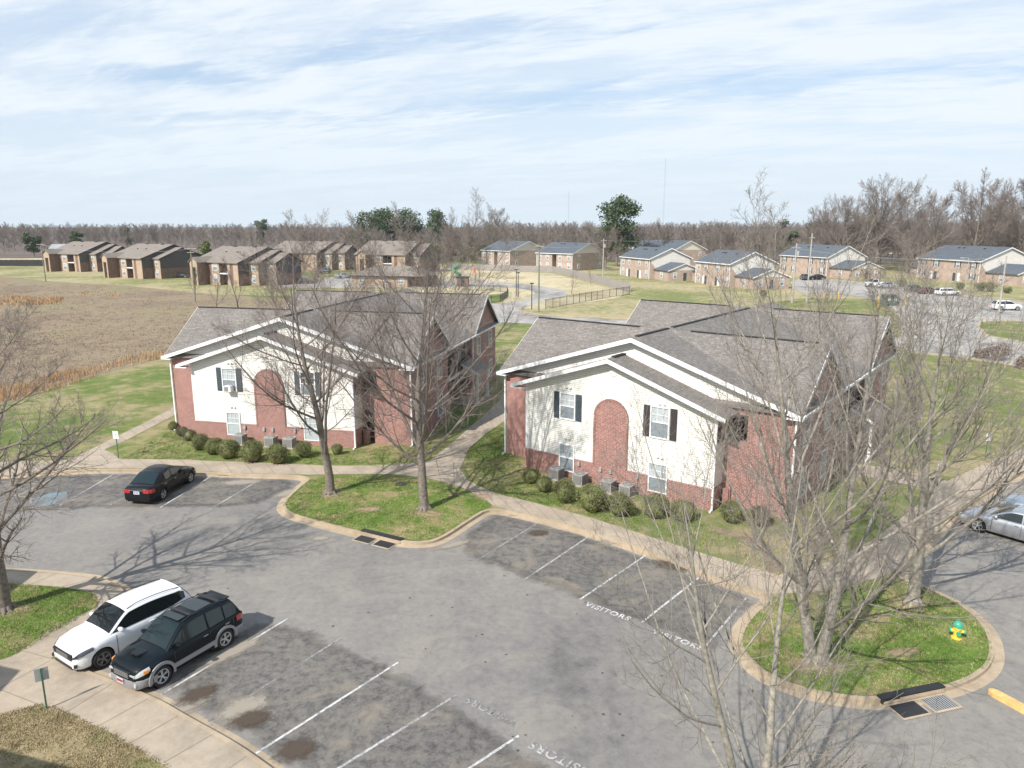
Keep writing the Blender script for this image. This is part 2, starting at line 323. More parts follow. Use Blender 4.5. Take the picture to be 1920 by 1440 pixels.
def asphalt(name, base=0.19, tanamt=0.5, mott=0.3):
    m, nt, b = new_mat(name); t = nd(nt, 'ShaderNodeTexCoord'); P = t.outputs['Object']
    mp = nd(nt, 'ShaderNodeMapping', {0: P, 'Scale': (1.0, 0.30, 1.0), 'Rotation': (0, 0, R(-52))})
    a = noise(nt, mp.outputs[0], 0.13, 5, 0.5, 0.3); c = noise(nt, P, 0.9, 8, 0.72, 0.3); f = noise(nt, P, 38.0, 2, 0.6); p = noise(nt, P, 0.42, 7, 0.68, 0.8)
    lo = base * 0.50; hi = base * 1.14
    q = mth(nt, 'ADD', mth(nt, 'MULTIPLY', a, 0.74), mth(nt, 'MULTIPLY', c, 0.26))
    cc = ramp(nt, q, [(0.37, (lo * 1.1, lo * 1.1, lo * 1.12)), (0.44, (base * 0.86, base * 0.85, base * 0.845)), (0.52, (base * 1.02, base * 0.995, base * .96)), (0.64, (hi, hi * 0.975, hi * 0.935))])
    sp = noise(nt, P, 3.2, 8, 0.8, 0.2); cc = mix(nt, mott, cc, ramp(nt, sp, [(0.40, (0.62, 0.62, 0.64)), (0.5, (1, 1, 1)), (0.62, (1.30, 1.27, 1.20))]), 'MULTIPLY')
    tm = ramp(nt, p, [(0.50, (0, 0, 0)), (0.62, (1, 1, 1))])
    cc = mix(nt, mth(nt, 'MULTIPLY', tm, tanamt), cc, (base * 1.5, base * 1.38, base * 1.2))
    cc = mix(nt, 0.5, cc, ramp(nt, f, [(0.3, (0.72, 0.72, 0.72)), (0.7, (1.25, 1.25, 1.25))]), 'MULTIPLY')
    vo = nd(nt, 'ShaderNodeTexVoronoi', {'Vector': nd(nt, 'ShaderNodeVectorMath', {0: P, 1: nd(nt, 'ShaderNodeVectorMath', {0: nd(nt, 'ShaderNodeTexNoise', {'Vector': P, 'Scale': 1.3, 'Detail': 4.0}).outputs[1], 3: 0.9}, operation='SCALE').outputs[0]}, operation='ADD').outputs[0], 'Scale': 0.16}, feature='DISTANCE_TO_EDGE')
    crack = ramp(nt, vo.outputs[0], [(0.0, (0.6, 0.6, 0.6)), (0.0035, (1, 1, 1))])
    cc = mix(nt, 0.35, cc, crack, 'MULTIPLY')
    cc = mix(nt, 1.0, cc, (1.0, 0.962, 0.915), 'MULTIPLY'); b.inputs['Specular IOR Level'].default_value = 0.25
    nt.links.new(cc, b.inputs['Base Color']); b.inputs['Roughness'].default_value = 0.88; bump(nt, b, f, 0.25, 0.01); return m
M['asphalt'] = asphalt('asphalt', 0.228, 0.3, 0.35)
M['asphalt_stall'] = asphalt('stall_asphalt', 0.15, 1.0, 1.0)
M['asphalt_far'] = asphalt('worn_asphalt', 0.34, 0.7)
def concrete(name, c):
    m, nt, b = new_mat(name); t = nd(nt, 'ShaderNodeTexCoord'); P = t.outputs['Object']
    a = noise(nt, P, 0.5, 7, 0.65, 0.4); f = noise(nt, P, 30.0, 3, 0.6); d = noise(nt, P, 3.0, 6, 0.7)
    cc = ramp(nt, a, [(0.34, [x * 0.80 for x in c]), (0.5, c), (0.68, [min(1, x * 1.13) for x in c])])
    cc = mix(nt, 0.6, cc, ramp(nt, d, [(0.33, (0.8, 0.79, 0.77)), (0.6, (1.08, 1.08, 1.08))]), 'MULTIPLY')
    cc = mix(nt, 0.35, cc, ramp(nt, f, [(0.3, (0.75, 0.75, 0.75)), (0.7, (1.2, 1.2, 1.2))]), 'MULTIPLY')
    nt.links.new(cc, b.inputs['Base Color']); b.inputs['Roughness'].default_value = 0.9; bump(nt, b, f, 0.2, 0.006); return m
M['concrete'] = concrete('sidewalk_concrete', (0.385, 0.318, 0.243))
M['kerb'] = concrete('kerb_concrete', (0.42, 0.335, 0.235))
M['joint'] = plain('joint_gap', (0.22, 0.175, 0.135), 1.0)
def paint(name, c, wear=0.5, sc=7.0):
    m, nt, b = new_mat(name); t = nd(nt, 'ShaderNodeTexCoord'); P = t.outputs['Object']
    n = noise(nt, P, sc, 8, 0.75); n2 = noise(nt, P, 0.7, 4, 0.6)
    q = mth(nt, 'ADD', mth(nt, 'MULTIPLY', n, 0.6), mth(nt, 'MULTIPLY', n2, 0.4))
    k = ramp(nt, q, [(wear - 0.07, (1, 1, 1)), (wear + 0.05, (0, 0, 0))])
    nt.links.new(mix(nt, k, (0.16, 0.155, 0.15), c), b.inputs['Base Color']); b.inputs['Roughness'].default_value = 0.8; return m
M['paint'] = paint('white_road_paint', (0.50, 0.50, 0.485), 0.50)
M['paint_new'] = paint('fresh_white_road_paint', (0.58, 0.58, 0.565), 0.535)
M['paint_text'] = paint('stencilled_white_paint', (0.58, 0.58, 0.57), 0.555)
M['paint_old'] = paint('faded_white_road_paint', (0.40, 0.40, 0.39), 0.475)
M['paint_yellow'] = paint('faded_yellow_road_paint', (0.46, 0.37, 0.20), 0.52)
M['paint_blue'] = paint('faded_blue_road_paint', (0.17, 0.26, 0.29), 0.49, 4.0)
M['yellow'] = plain('yellow_paint', (0.70, 0.43, 0.06), 0.6, var=0.15)
M['bark'] = plain('grey_bark', (0.19, 0.16, 0.135), 0.95, var=0.45, scale=9)
M['bark_light'] = plain('pale_grey_bark', (0.27, 0.245, 0.20), 0.95, var=0.45, scale=7)
M['twig'] = plain('twig_bark', (0.23, 0.19, 0.165), 0.95, var=0.25, scale=3)
M['twig_far'] = plain('far_twig_bark', (0.22, 0.182, 0.16), 0.95, var=0.25, scale=0.3)
M['twig_light'] = plain('pale_twig_bark', (0.235, 0.205, 0.175), 0.95, var=0.25, scale=3)
M['wood_far'] = plain('bare_wood_twigs', (0.20, 0.17, 0.148), 1.0, var=0.3, scale=0.06)
def leaf(name, a, b_, sc=6.0):
    m, nt, b = new_mat(name); t = nd(nt, 'ShaderNodeTexCoord'); n = noise(nt, t.outputs['Object'], sc, 4, 0.7)
    nt.links.new(ramp(nt, n, [(0.38, a), (0.6, b_)]), b.inputs['Base Color']); b.inputs['Roughness'].default_value = 0.7
    return m
M['boxwood'] = leaf('boxwood_leaf', (0.085, 0.085, 0.035), (0.17, 0.19, 0.06), 3.0)
M['boxwood_dull'] = leaf('dull_boxwood_leaf', (0.085, 0.075, 0.05), (0.14, 0.12, 0.075))
M['pine'] = leaf('pine_needles', (0.028, 0.055, 0.022), (0.07, 0.105, 0.035), 0.5)
M['cedar'] = leaf('cedar_foliage', (0.085, 0.115, 0.03), (0.17, 0.19, 0.05), 0.5)
M['redbush'] = leaf('russet_twigs', (0.16, 0.11, 0.09), (0.26, 0.19, 0.16), 2.0)
M['weed'] = leaf('dry_weed', (0.22, 0.165, 0.12), (0.30, 0.235, 0.168), 0.18)
M['weed_orange'] = leaf('orange_broomsedge', (0.38, 0.235, 0.12), (0.50, 0.33, 0.18), 0.4)
M['weed_brown'] = leaf('brown_brush', (0.17, 0.125, 0.105), (0.27, 0.205, 0.165), 0.3)
M['weed_green'] = leaf('green_weed', (0.13, 0.14, 0.05), (0.2, 0.2, 0.08), 0.4)
M['tyre'] = plain('tyre_rubber', (0.02, 0.02, 0.021), 0.85)
M['rim'] = plain('alloy_rim', (0.55, 0.55, 0.56), 0.35, 0.35)
M['rim_grey'] = plain('machined_dark_rim', (0.26, 0.25, 0.24), 0.35, 0.7)
M['lamp_smoked'] = plain('smoked_lamp', (0.07, 0.075, 0.09), 0.12, 0.3, coat=1.0)
M['car_glass_black'] = plain('black_car_glass', (0.010, 0.013, 0.014), 0.04, spec=0.6)
M['rim_dark'] = plain('black_alloy_rim', (0.05, 0.05, 0.055), 0.3, 0.6)
M['car_glass'] = plain('car_glass', (0.018, 0.026, 0.027), 0.04, spec=0.7)
M['car_glass_tint'] = plain('teal_car_glass', (0.010, 0.020, 0.021), 0.05, spec=0.7)
M['cladding'] = plain('grey_cladding', (0.30, 0.30, 0.31), 0.4, 0.3)
M['cladding_black'] = plain('black_cladding', (0.03, 0.03, 0.032), 0.6)
M['lamp_clear'] = plain('clear_lamp', (0.62, 0.63, 0.62), 0.12, 0.3, coat=1.0)
M['lamp_red'] = plain('red_lamp', (0.42, 0.015, 0.02), 0.15, coat=1.0)
M['lamp_amber'] = plain('amber_lamp', (0.8, 0.28, 0.04), 0.2, coat=1.0)
M['chrome'] = plain('chrome', (0.75, 0.75, 0.76), 0.12, 1.0)
M['plate'] = plain('licence_plate', (0.72, 0.72, 0.75), 0.4)
M['plate_red'] = plain('maroon_plate_print', (0.35, 0.04, 0.06), 0.4)
M['sign_blue'] = plain('sign_blue', (0.06, 0.18, 0.5), 0.5)
M['sign_white'] = plain('sign_white', (0.82, 0.82, 0.82), 0.4)
M['sign_green'] = plain('green_post_paint', (0.05, 0.14, 0.08), 0.6)
M['hyd_green'] = plain('hydrant_green', (0.03, 0.36, 0.22), 0.4)
M['hyd_yellow'] = plain('hydrant_yellow', (0.80, 0.55, 0.06), 0.45)
M['wood_fence'] = plain('weathered_boards', (0.30, 0.27, 0.25), 0.95, var=0.2, scale=2)
M['pole_wood'] = plain('treated_pole', (0.19, 0.20, 0.14), 0.95, var=0.2)
M['pole_pale'] = plain('pale_pole', (0.38, 0.36, 0.335), 0.9, var=0.1)
M['dumpster'] = plain('dark_green_steel', (0.02, 0.075, 0.06), 0.5)
M['play_green'] = plain('green_plastic', (0.02, 0.30, 0.16), 0.4)
M['red_plastic'] = plain('red_plastic', (0.75, 0.10, 0.05), 0.4)
def car_paint(name, c, metal=0.0): return plain(name, c, 0.35 if metal else 0.5, metal, coat=0.45 if sum(c) < .1 else 1.0, spec=0.1 if sum(c) < .1 else 0.5)
M['car_white'] = car_paint('pearl_white_paint', (0.78, 0.79, 0.80))
M['car_black'] = car_paint('black_green_paint', (0.004, 0.008, 0.011))
M['car_black2'] = car_paint('black_paint', (0.008, 0.008, 0.010))
M['car_silver'] = car_paint('silver_paint', (0.50, 0.51, 0.53), 0.7)
M['car_blue'] = car_paint('blue_grey_paint', (0.30, 0.36, 0.42), 0.5)
M['car_dark'] = car_paint('dark_grey_paint', (0.05, 0.055, 0.065), 0.3)
M['car_maroon'] = car_paint('maroon_paint', (0.10, 0.02, 0.03), 0.3)

# ------------------------------------------------------------------ the setting: ground with the parking lot cut in
ZG = 0.12
kerb_px = [(-400, 905), (0, 893), (165, 881), (300, 882), (450, 890), (585, 893), (556, 915), (532, 938), (529, 953), (545, 965), (600, 981), (680, 1001),
    (750, 1016), (785, 1019), (815, 1015), (840, 1003), (880, 976), (920, 952), (1018, 974), (1110, 1000), (1217, 1035), (1312, 1074), (1400, 1104), (1450, 1118),
    (1415, 1144), (1392, 1171), (1382, 1196), (1388, 1222), (1426, 1261), (1472, 1283), (1527, 1300), (1646, 1317), (1771, 1293), (1823, 1275), (1855, 1252), (1866, 1226),
    (1860, 1190), (1838, 1159), (1800, 1130), (1737, 1100), (1673, 1078), (1740, 1015), (1790, 965), (1850, 925), (1930, 880)]
hole = GP(kerb_px, ZG) + [(46, 55), (95, 93), (120, 60), (120, -30), (14, -30), (10, -2), (5, 6), (0.5, 11)]
hole += GP([(600, 1510), (510, 1440), (440, 1391), (350, 1342), (300, 1312), (215, 1277), (100, 1233), (150, 1190), (205, 1150), (236, 1120), (228, 1099), (185, 1081), (110, 1072), (0, 1066), (-500, 1060)], ZG)
hole += [(-70, 30), (-110, 34), (-110, 50), (-70, 44)]
def _chaikin(pts, it=2):
    for _ in range(it):
        q = []
        for i in range(len(pts)):
            a = pts[i]; b = pts[(i + 1) % len(pts)]; q += [(a[0] * .78 + b[0] * .22, a[1] * .78 + b[1] * .22), (a[0] * .22 + b[0] * .78, a[1] * .22 + b[1] * .78)]
        pts = q
    return pts
hole = _chaikin(hole)
def ground_with_hole():
    import bmesh
    bm = bmesh.new(); S = 3500.0
    outer = [(-S, -200), (S, -200), (S, S), (-S, S)]
    ed = []
    for loop in (outer, hole):
        vs = [bm.verts.new((x, y, ZG)) for x, y in loop]
        for i in range(len(vs)): ed.append(bm.edges.new((vs[i], vs[(i + 1) % len(vs)])))
    bmesh.ops.triangle_fill(bm, use_beauty=True, use_dissolve=False, edges=ed)
    for f in bm.faces:
        if f.normal.z < 0: f.normal_flip()
    me = bpy.data.meshes.new('ground'); bm.to_mesh(me); bm.free(); me.materials.append(M['grass'])
    o = bpy.data.objects.new('ground', me); col.objects.link(o); return tag(o, kind='structure')
ground_with_hole()
def struct(name, mb, mat): return tag(mb.build(name, mat), kind='structure')
mb = MB(); mb.sheet([(-130, -40), (130, -40), (130, 110), (-130, 110)], 0.0); struct('parking_lot', mb, M['asphalt'])
def smoothpoly(pts, it=2):
    for _ in range(it):
        q = []
        for i in range(len(pts)):
            a = pts[i]; b = pts[(i + 1) % len(pts)]
            q += [(a[0] * .75 + b[0] * .25, a[1] * .75 + b[1] * .25), (a[0] * .25 + b[0] * .75, a[1] * .25 + b[1] * .75)]
        pts = q
    return pts
# darker worn stall strips inside the lot
def zone(name, px, z, mat, z0=None, sm=0):
    P = GP(px, z if z0 is None else z0)
    if sm: P = smoothpoly(P, sm)
    mb = MB(); mb.sheet(P, z); return struct(name, mb, mat)
# kerb ribbon round the lot
def ribbon(pts, off, z0, z1, zt, closed=True):
    n = len(pts); out = []
    for i in range(n):
        a = Vector(pts[i - 1]); b = Vector(pts[i]); c = Vector(pts[(i + 1) % n])
        d1 = (b - a).normalized(); d2 = (c - b).normalized(); nn = Vector((-(d1.y + d2.y), d1.x + d2.x))
        nn = nn.normalized() if nn.length > 1e-6 else Vector((0, 0)); k = 1 / max(0.4, nn.dot(Vector((-d1.y, d1.x))))
        out.append(b + nn * off * k)
    v = []; f = []
    for i in range(n):
        v += [(pts[i][0], pts[i][1], z0), (pts[i][0], pts[i][1], z1), (out[i].x, out[i].y, zt)]
    for i in range(n if closed else n - 1):
        j = (i + 1) % n; f += [(3 * i, 3 * j, 3 * j + 1, 3 * i + 1), (3 * i + 1, 3 * j + 1, 3 * j + 2, 3 * i + 2)]
    return v, f
_=0
area = sum(hole[i][0] * hole[(i + 1) % len(hole)][1] - hole[(i + 1) % len(hole)][0] * hole[i][1] for i in range(len(hole)))
hp = hole if area < 0 else hole[::-1]            # clockwise: outside is on the left
def dense(pts, step=0.5):
    q = []
    for i in range(len(pts)):
        a = Vector(pts[i]); b = Vector(pts[(i + 1) % len(pts)]); k = max(1, int((b - a).length / step)); k = min(k, 60)
        q += [tuple(a.lerp(b, t / k)) for t in range(k)]
    return q
v, f = ribbon(hp, 0.16, -0.01, ZG + 0.022, ZG + 0.024)
mb = MB(); mb.add(v, f); struct('kerb', mb, M['kerb'])
v, f = ribbon(hp, -0.32, 0.016, 0.016, 0.004)
mb = MB(); mb.add(v, f); struct('gutter', mb, M['kerb'])

# sidewalks: strips between a far edge and a near edge (photo survey points), with joint grooves
def strip(name, A, B, z, joints=0, mat='concrete', wj=0.03):
    A = GP(A, z); B = GP(B, z); mb = MB()
    def along(P, t):
        L = [0]
        for i in range(len(P) - 1): L.append(L[-1] + math.dist(P[i], P[i + 1]))
        s = t * L[-1]
        for i in range(len(P) - 1):
            if s <= L[i + 1] + 1e-9:
                k = (s - L[i]) / max(1e-9, L[i + 1] - L[i]); return (P[i][0] + (P[i + 1][0] - P[i][0]) * k, P[i][1] + (P[i + 1][1] - P[i][1]) * k)
        return P[-1]
    N = 48; a = [along(A, i / N) for i in range(N + 1)]; b = [along(B, i / N) for i in range(N + 1)]
    mb.add([(p[0], p[1], z) for p in a + b], [(i, i + 1, N + 2 + i, N + 1 + i) for i in range(N)])
    o = struct(name, mb, M[mat])
    me = o.data; me.update()
    if me.polygons[0].normal.z < 0: me.flip_normals()
    if joints:
        mj = MB()
        for k in range(1, joints):
            p = Vector(along(A, k / joints)); q = Vector(along(B, k / joints)); d = (q - p).normalized(); nn = Vector((-d.y, d.x)) * wj / 2
            mj.sheet([tuple(p - nn), tuple(q - nn), tuple(q + nn), tuple(p + nn)], z + 0.004)
        mj.build('expansion_joint', M['joint'], o)
    return o
ZS = 0.130
strip('sidewalk', [(-300, 868), (0, 866), (150, 862), (220, 860), (340, 862), (500, 868), (610, 873), (700, 873), (790, 868)],
      [(-300, 902), (0, 890), (165, 878), (300, 879), (450, 887), (585, 890), (650, 889), (740, 889), (800, 896)], ZS, 26)
strip('sidewalk', [(790, 868), (808, 862), (855, 868), (880, 903), (930, 925), (1000, 942), (1100, 968), (1200, 1000), (1300, 1032), (1400, 1062), (1460, 1078)],
      [(800, 896), (830, 903), (870, 915), (915, 940), (925, 949), (1018, 971), (1110, 997), (1217, 1032), (1312, 1071), (1400, 1101), (1450, 1114)], ZS + 0.002, 20)
strip('sidewalk', [(1460, 1078), (1540, 1060), (1640, 1010), (1710, 955), (1780, 900), (1850, 868), (1930, 836), (2100, 770)],
      [(1450, 1114), (1560, 1108), (1673, 1075), (1740, 1012), (1790, 962), (1850, 922), (1930, 877), (2100, 800)], ZS + 0.004, 14)
strip('footpath', [(795, 872), (850, 828), (900, 785), (935, 752), (950, 725)], [(862, 880), (880, 840), (912, 812), (948, 788), (965, 765)], ZS + 0.006, 10)
strip('footpath', [(120, 866), (165, 845), (215, 820), (270, 793), (318, 768), (330, 760)], [(225, 864), (215, 852), (195, 843), (235, 826), (326, 779), (338, 770)], ZS + 0.006, 10)
strip('footpath', [(1590, 868), (1650, 875), (1720, 888), (1790, 905)], [(1590, 892), (1650, 898), (1720, 912), (1760, 925)], ZS + 0.007, 5)
strip('footpath', [(1330, 985), (1400, 1000), (1440, 1020), (1470, 1070)], [(1326, 995), (1390, 1010), (1425, 1030), (1440, 1075)], ZS - 0.006, 4, mat='field')
# lower left: broad walk with a lawn island
mb = MB(); mb.sheet(GP([(-500, 1062), (0, 1068), (110, 1074), (185, 1083), (226, 1101), (232, 1120), (203, 1150), (148, 1190), (96, 1234), (212, 1279), (297, 1315), (347, 1345), (437, 1394), (505, 1443), (590, 1515),
    (420, 1545), (315, 1440), (200, 1370), (110, 1331), (75, 1320), (0, 1342), (-300, 1430), (-600, 1300)], ZS), ZS); sw = struct('sidewalk', mb, M['concrete'])
mj = MB()
for a, b in [((95, 1238), (0, 1290)), ((215, 1279), (127, 1334)), ((283, 1307), (183, 1362)), ((342, 1338), (243, 1394)), ((405, 1373), (307, 1430)), ((470, 1412), (402, 1460)),
             ((42, 1220), (100, 1236)), ((0, 1293), (73, 1321)), ((8, 1070), (8, 1094)), ((110, 1074), (56, 1096)), ((185, 1083), (112, 1101)), ((226, 1101), (160, 1110)), ((228, 1128), (183, 1124)), ((142, 1195), (110, 1168))]:
    p = Vector(G(*a, ZS)); q = Vector(G(*b, ZS)); d = (q - p).normalized(); nn = Vector((-d.y, d.x)) * 0.013
    mj.sheet([tuple(p - nn), tuple(q - nn), tuple(q + nn), tuple(p + nn)], ZS + 0.004)
mj.build('expansion_joint', M['joint'], sw)
zone('lawn', [(-300, 1080), (8, 1093), (56, 1096), (112, 1100), (157, 1107), (176, 1113), (184, 1124), (182, 1138), (160, 1148), (84, 1181), (42, 1220), (0, 1238), (-300, 1330)], ZS + 0.012, M['grass_lush'], sm=1)
zone('lawn', [(315, 1440), (200, 1370), (110, 1331), (75, 1321), (0, 1343), (-300, 1432), (-300, 1700), (400, 1560)], ZS + 0.016, M['grass_dry'])
# island lawns
zone('lawn', [(594, 900), (650, 895), (740, 894), (800, 901), (830, 908), (870, 920), (912, 942), (917, 950), (876, 973), (838, 998), (812, 1009), (785, 1013), (752, 1010), (682, 995), (602, 975), (549, 960), (535, 952), (538, 940), (562, 920)], ZG + 0.012, M['grass_lush'], sm=2)
zone('lawn', [(1462, 1122), (1430, 1145), (1400, 1172), (1391, 1196), (1397, 1219), (1432, 1256), (1476, 1276), (1529, 1292), (1646, 1308), (1766, 1285), (1815, 1268), (1846, 1246), (1856, 1224), (1850, 1192), (1829, 1163), (1793, 1135), (1733, 1107), (1676, 1086), (1640, 1094), (1560, 1113)], ZG + 0.012, M['grass_lush'], sm=2)
# zones of the wider ground
zone('field', [(-2500, 500), (0, 498), (250, 530), (380, 545), (500, 560), (700, 575), (640, 640), (500, 660), (330, 664), (180, 704), (0, 760), (-2500, 1000)], ZG + 0.02, M['field'])
zone('far_lawn', [(-900, 480), (-200, 482), (120, 496), (400, 520), (800, 525), (800, 560), (560, 556), (400, 552), (240, 536), (100, 528), (0, 518), (-900, 530)], ZG + 0.035, M['grass_far'])
zone('dirt_road', [(-900, 482), (0, 484.5), (88, 484), (88, 489), (0, 491.5), (-900, 492)], ZG + 0.06, M['straw'])
zone('far_lawn', [(790, 500), (1250, 492), (1900, 500), (2600, 520), (2600, 600), (1900, 560), (1500, 560), (1200, 600), (1000, 592), (930, 570), (790, 560)], ZG + 0.025, M['grass_far'])
zone('straw_lawn', [(760, 500), (900, 507), (1035, 512), (1075, 522), (1130, 537), (1182, 548), (1150, 560), (1060, 572), (1026, 580), (975, 578), (930, 570), (900, 575), (760, 560)], ZG + 0.04, M['straw'])
zone('pool_lawn', [(760, 552), (850, 556), (920, 552), (950, 549), (953, 557), (935, 570), (905, 575), (760, 572)], ZG + 0.05, M['grass_lush'])
zone('road', [(780, 560), (925, 571), (985, 562), (1004, 553), (1000, 546), (975, 541), (940, 538), (880, 537), (700, 540), (520, 540), (500, 528), (640, 518), (760, 524), (880, 525), (950, 530), (985, 533), (1040, 540), (1068, 547),
      (1060, 557), (1015, 565), (985, 576), (975, 582), (984, 587), (1010, 591), (1100, 597), (1400, 606), (1700, 628), (1700, 660), (1400, 634), (1195, 616), (990, 607), (930, 604), (780, 600)], ZG + 0.06, M['asphalt_far'], sm=1)
zone('far_parking_lot', [(1480, 523), (1540, 521), (1640, 532), (1700, 543), (1830, 556), (1960, 570), (2600, 610), (2600, 760), (1960, 702), (1880, 682), (1790, 668), (1700, 660), (1690, 640), (1690, 600), (1672, 575), (1640, 560), (1560, 551), (1490, 549)], ZG + 0.07, M['asphalt_far'], sm=1)
zone('lawn', [(1840, 600), (2000, 606), (2600, 640), (2600, 700), (2000, 650), (1920, 641), (1850, 628), (1836, 614)], ZG + 0.09, M['grass'], sm=1)
def hump_px(px, w, h, z, mat, name, sm=1):   # a raised kerb edge line on the far ground
    P = GP(px, z); mb = MB()
    for a, b in zip(P[:-1], P[1:]):
        d = Vector(b) - Vector(a); c = (Vector(a) + Vector(b)) / 2; mb.cbox((c.x, c.y, z + h / 2), d.length + 0.02, w, h, math.atan2(d.y, d.x))
    return struct(name, mb, mat)
hump_px([(1400, 604), (1100, 596), (1010, 590), (984, 586), (974, 582), (977, 577), (985, 574)], 0.3, 0.14, ZG, M['kerb'], 'road_kerb')
hump_px([(1920, 643), (1850, 630), (1834, 614), (1840, 600), (1920, 603)], 0.3, 0.14, ZG, M['kerb'], 'road_kerb')
hump_px([(1500, 523), (1640, 531), (1700, 542), (1830, 555), (1960, 569)], 0.3, 0.14, ZG, M['kerb'], 'road_kerb')
hump_px([(1700, 661), (1790, 669), (1880, 683), (1990, 706)], 0.3, 0.14, ZG, M['kerb'], 'road_kerb')
# forest floor
mb = MB(); mb.sheet([(-3000, 330), (-150, 300), (0, 300), (260, 265), (3000, 300), (3000, 3400), (-3000, 3400)], ZG + 0.03); struct('forest_floor', mb, M['woodfloor'])

# --- stall surfaces and painted lines
def fade_zone(name, px, mat, z, w=1.0):
    P = smoothpoly(GP(px, 0), 1); ar = sum(P[i][0] * P[(i + 1) % len(P)][1] - P[(i + 1) % len(P)][0] * P[i][1] for i in range(len(P)))
    if ar < 0: P = P[::-1]
    n = len(P); inn = []
    for i in range(n):
        a = Vector(P[i - 1]); b_ = Vector(P[i]); c = Vector(P[(i + 1) % n]); d = ((b_ - a).normalized() + (c - b_).normalized()); nn = Vector((-d.y, d.x)).normalized(); inn.append(tuple(b_ + nn * w))
    mb = MB(); mb.add([(x, y, z) for x, y in P] + [(x, y, z + .003) for x, y in inn], [(i, (i + 1) % n, n + (i + 1) % n, n + i) for i in range(n)] + [tuple(range(n, 2 * n))])
    o = struct(name, mb, M[mat]); at = o.data.attributes.new('fade', 'FLOAT', 'POINT'); at.data.foreach_set('value', [0.0] * n + [1.0] * n); return o
m_ = M['asphalt_stall']; nt_ = m_.node_tree; at_ = nd(nt_, 'ShaderNodeAttribute', attribute_name='fade'); tc_ = nd(nt_, 'ShaderNodeTexCoord')
nz_ = noise(nt_, tc_.outputs['Object'], 0.8, 8, 0.75, .5)
k_ = ramp(nt_, mth(nt_, 'ADD', mth(nt_, 'MULTIPLY', at_.outputs['Fac'], .55), nz_), [(.62, (0, 0, 0)), (1.16, (1, 1, 1))]); nt_.links.new(k_, nt_.nodes['Principled BSDF'].inputs['Alpha'])
fade_zone('stall_surface', [(925, 957), (1018, 979), (1110, 1005), (1217, 1040), (1312, 1080), (1440, 1124), (1385, 1170), (1378, 1212), (1330, 1230), (1204, 1175), (1088, 1131), (985, 1092), (880, 1055), (845, 1020), (885, 985)], 'asphalt_stall', 0.006)
fade_zone('stall_surface', [(310, 1310), (360, 1340), (450, 1390), (520, 1440), (620, 1540), (1000, 1560), (1060, 1450), (973, 1382), (855, 1306), (747, 1243), (640, 1197), (540, 1160), (450, 1165), (300, 1280)], 'asphalt_stall', 0.006)
fade_zone('stall_surface', [(-100, 900), (165, 886), (300, 887), (450, 894), (575, 898), (540, 925), (470, 955), (300, 955), (100, 958), (-100, 975)], 'asphalt_stall', 0.006)
def line(a, b, w=0.1, mat='paint', z=0.011, name='parking_line'):
    p = Vector(G(*a)); q = Vector(G(*b)); d = (q - p).normalized(); nn = Vector((-d.y, d.x)) * w / 2
    mb = MB(); mb.sheet([tuple(p - nn), tuple(q - nn), tuple(q + nn), tuple(p + nn)], z); return struct(name, mb, M[mat])
for a, b, mt in [((892, 1052), (1018, 975), 'paint_old'), ((985, 1086), (1110, 1002), 'paint'), ((1088, 1124), (1217, 1037), 'paint_new'), ((1204, 1167), (1312, 1082), 'paint_new'), ((1320, 1215), (1400, 1120), 'paint'),
             ((540, 1160), (302, 1303), 'paint_new'), ((640, 1196), (390, 1354), 'paint_old'), ((747, 1242), (480, 1413), 'paint_new'), ((855, 1304), (620, 1450), 'paint'), ((973, 1380), (820, 1480), 'paint_new'),
             ((392, 956), (495, 895), 'paint'), ((300, 952), (397, 893), 'paint_new'), ((205, 948), (310, 891), 'paint_old'), ((112, 948), (222, 884), 'paint'),
             ((1820, 1005), (1990, 1058), 'paint'), ((1890, 930), (2100, 985), 'paint')]:
    line(a, b, 0.088, mt)
for a, b in [((-40, 965), (130, 882)), ((-60, 900), (85, 908)), ((0, 890), (110, 893)), ((-60, 912), (60, 935))]: line(a, b, 0.09, 'paint_yellow')
zone('parking_bay_marking', [(45, 948), (92, 925), (125, 922), (128, 930), (95, 948)], 0.012, M['paint_blue'], z0=0)
def seg_marks(segs, c, ang, sc, mat, z, name, w=0.09):
    mb = MB(); ca, sa = math.cos(ang), math.sin(ang); T = lambda p: (c[0] + (p[0] * ca - p[1] * sa) * sc, c[1] + (p[0] * sa + p[1] * ca) * sc)
    for k, s_ in enumerate(segs):
        for j, (a, b) in enumerate(zip(s_[:-1], s_[1:])):
            p = Vector(T(a)); q = Vector(T(b)); d = (q - p).normalized(); nn = Vector((-d.y, d.x)) * w / 2
            mb.sheet([tuple(p - nn), tuple(q - nn), tuple(q + nn), tuple(p + nn)], z + 0.001 * ((k * 3 + j) % 5))
    return mb
arc = [(0.42 * math.cos(q) - 0.05, -0.35 + 0.42 * math.sin(q)) for q in [math.pi * 0.75 + i * math.pi * 1.15 / 8 for i in range(9)]]
isa = [arc, [(-0.12, 0.62), (-0.02, 0.62)], [(-0.07, 0.5), (-0.03, 0.0), (0.32, 0.0), (0.48, -0.5), (0.62, -0.46)], [(-0.05, 0.25), (0.25, 0.25)]]
struct('parking_bay_marking', seg_marks(isa, G(88, 936), R(-60), 1.0, 'paint', 0.018, 'x'), M['paint_old'])
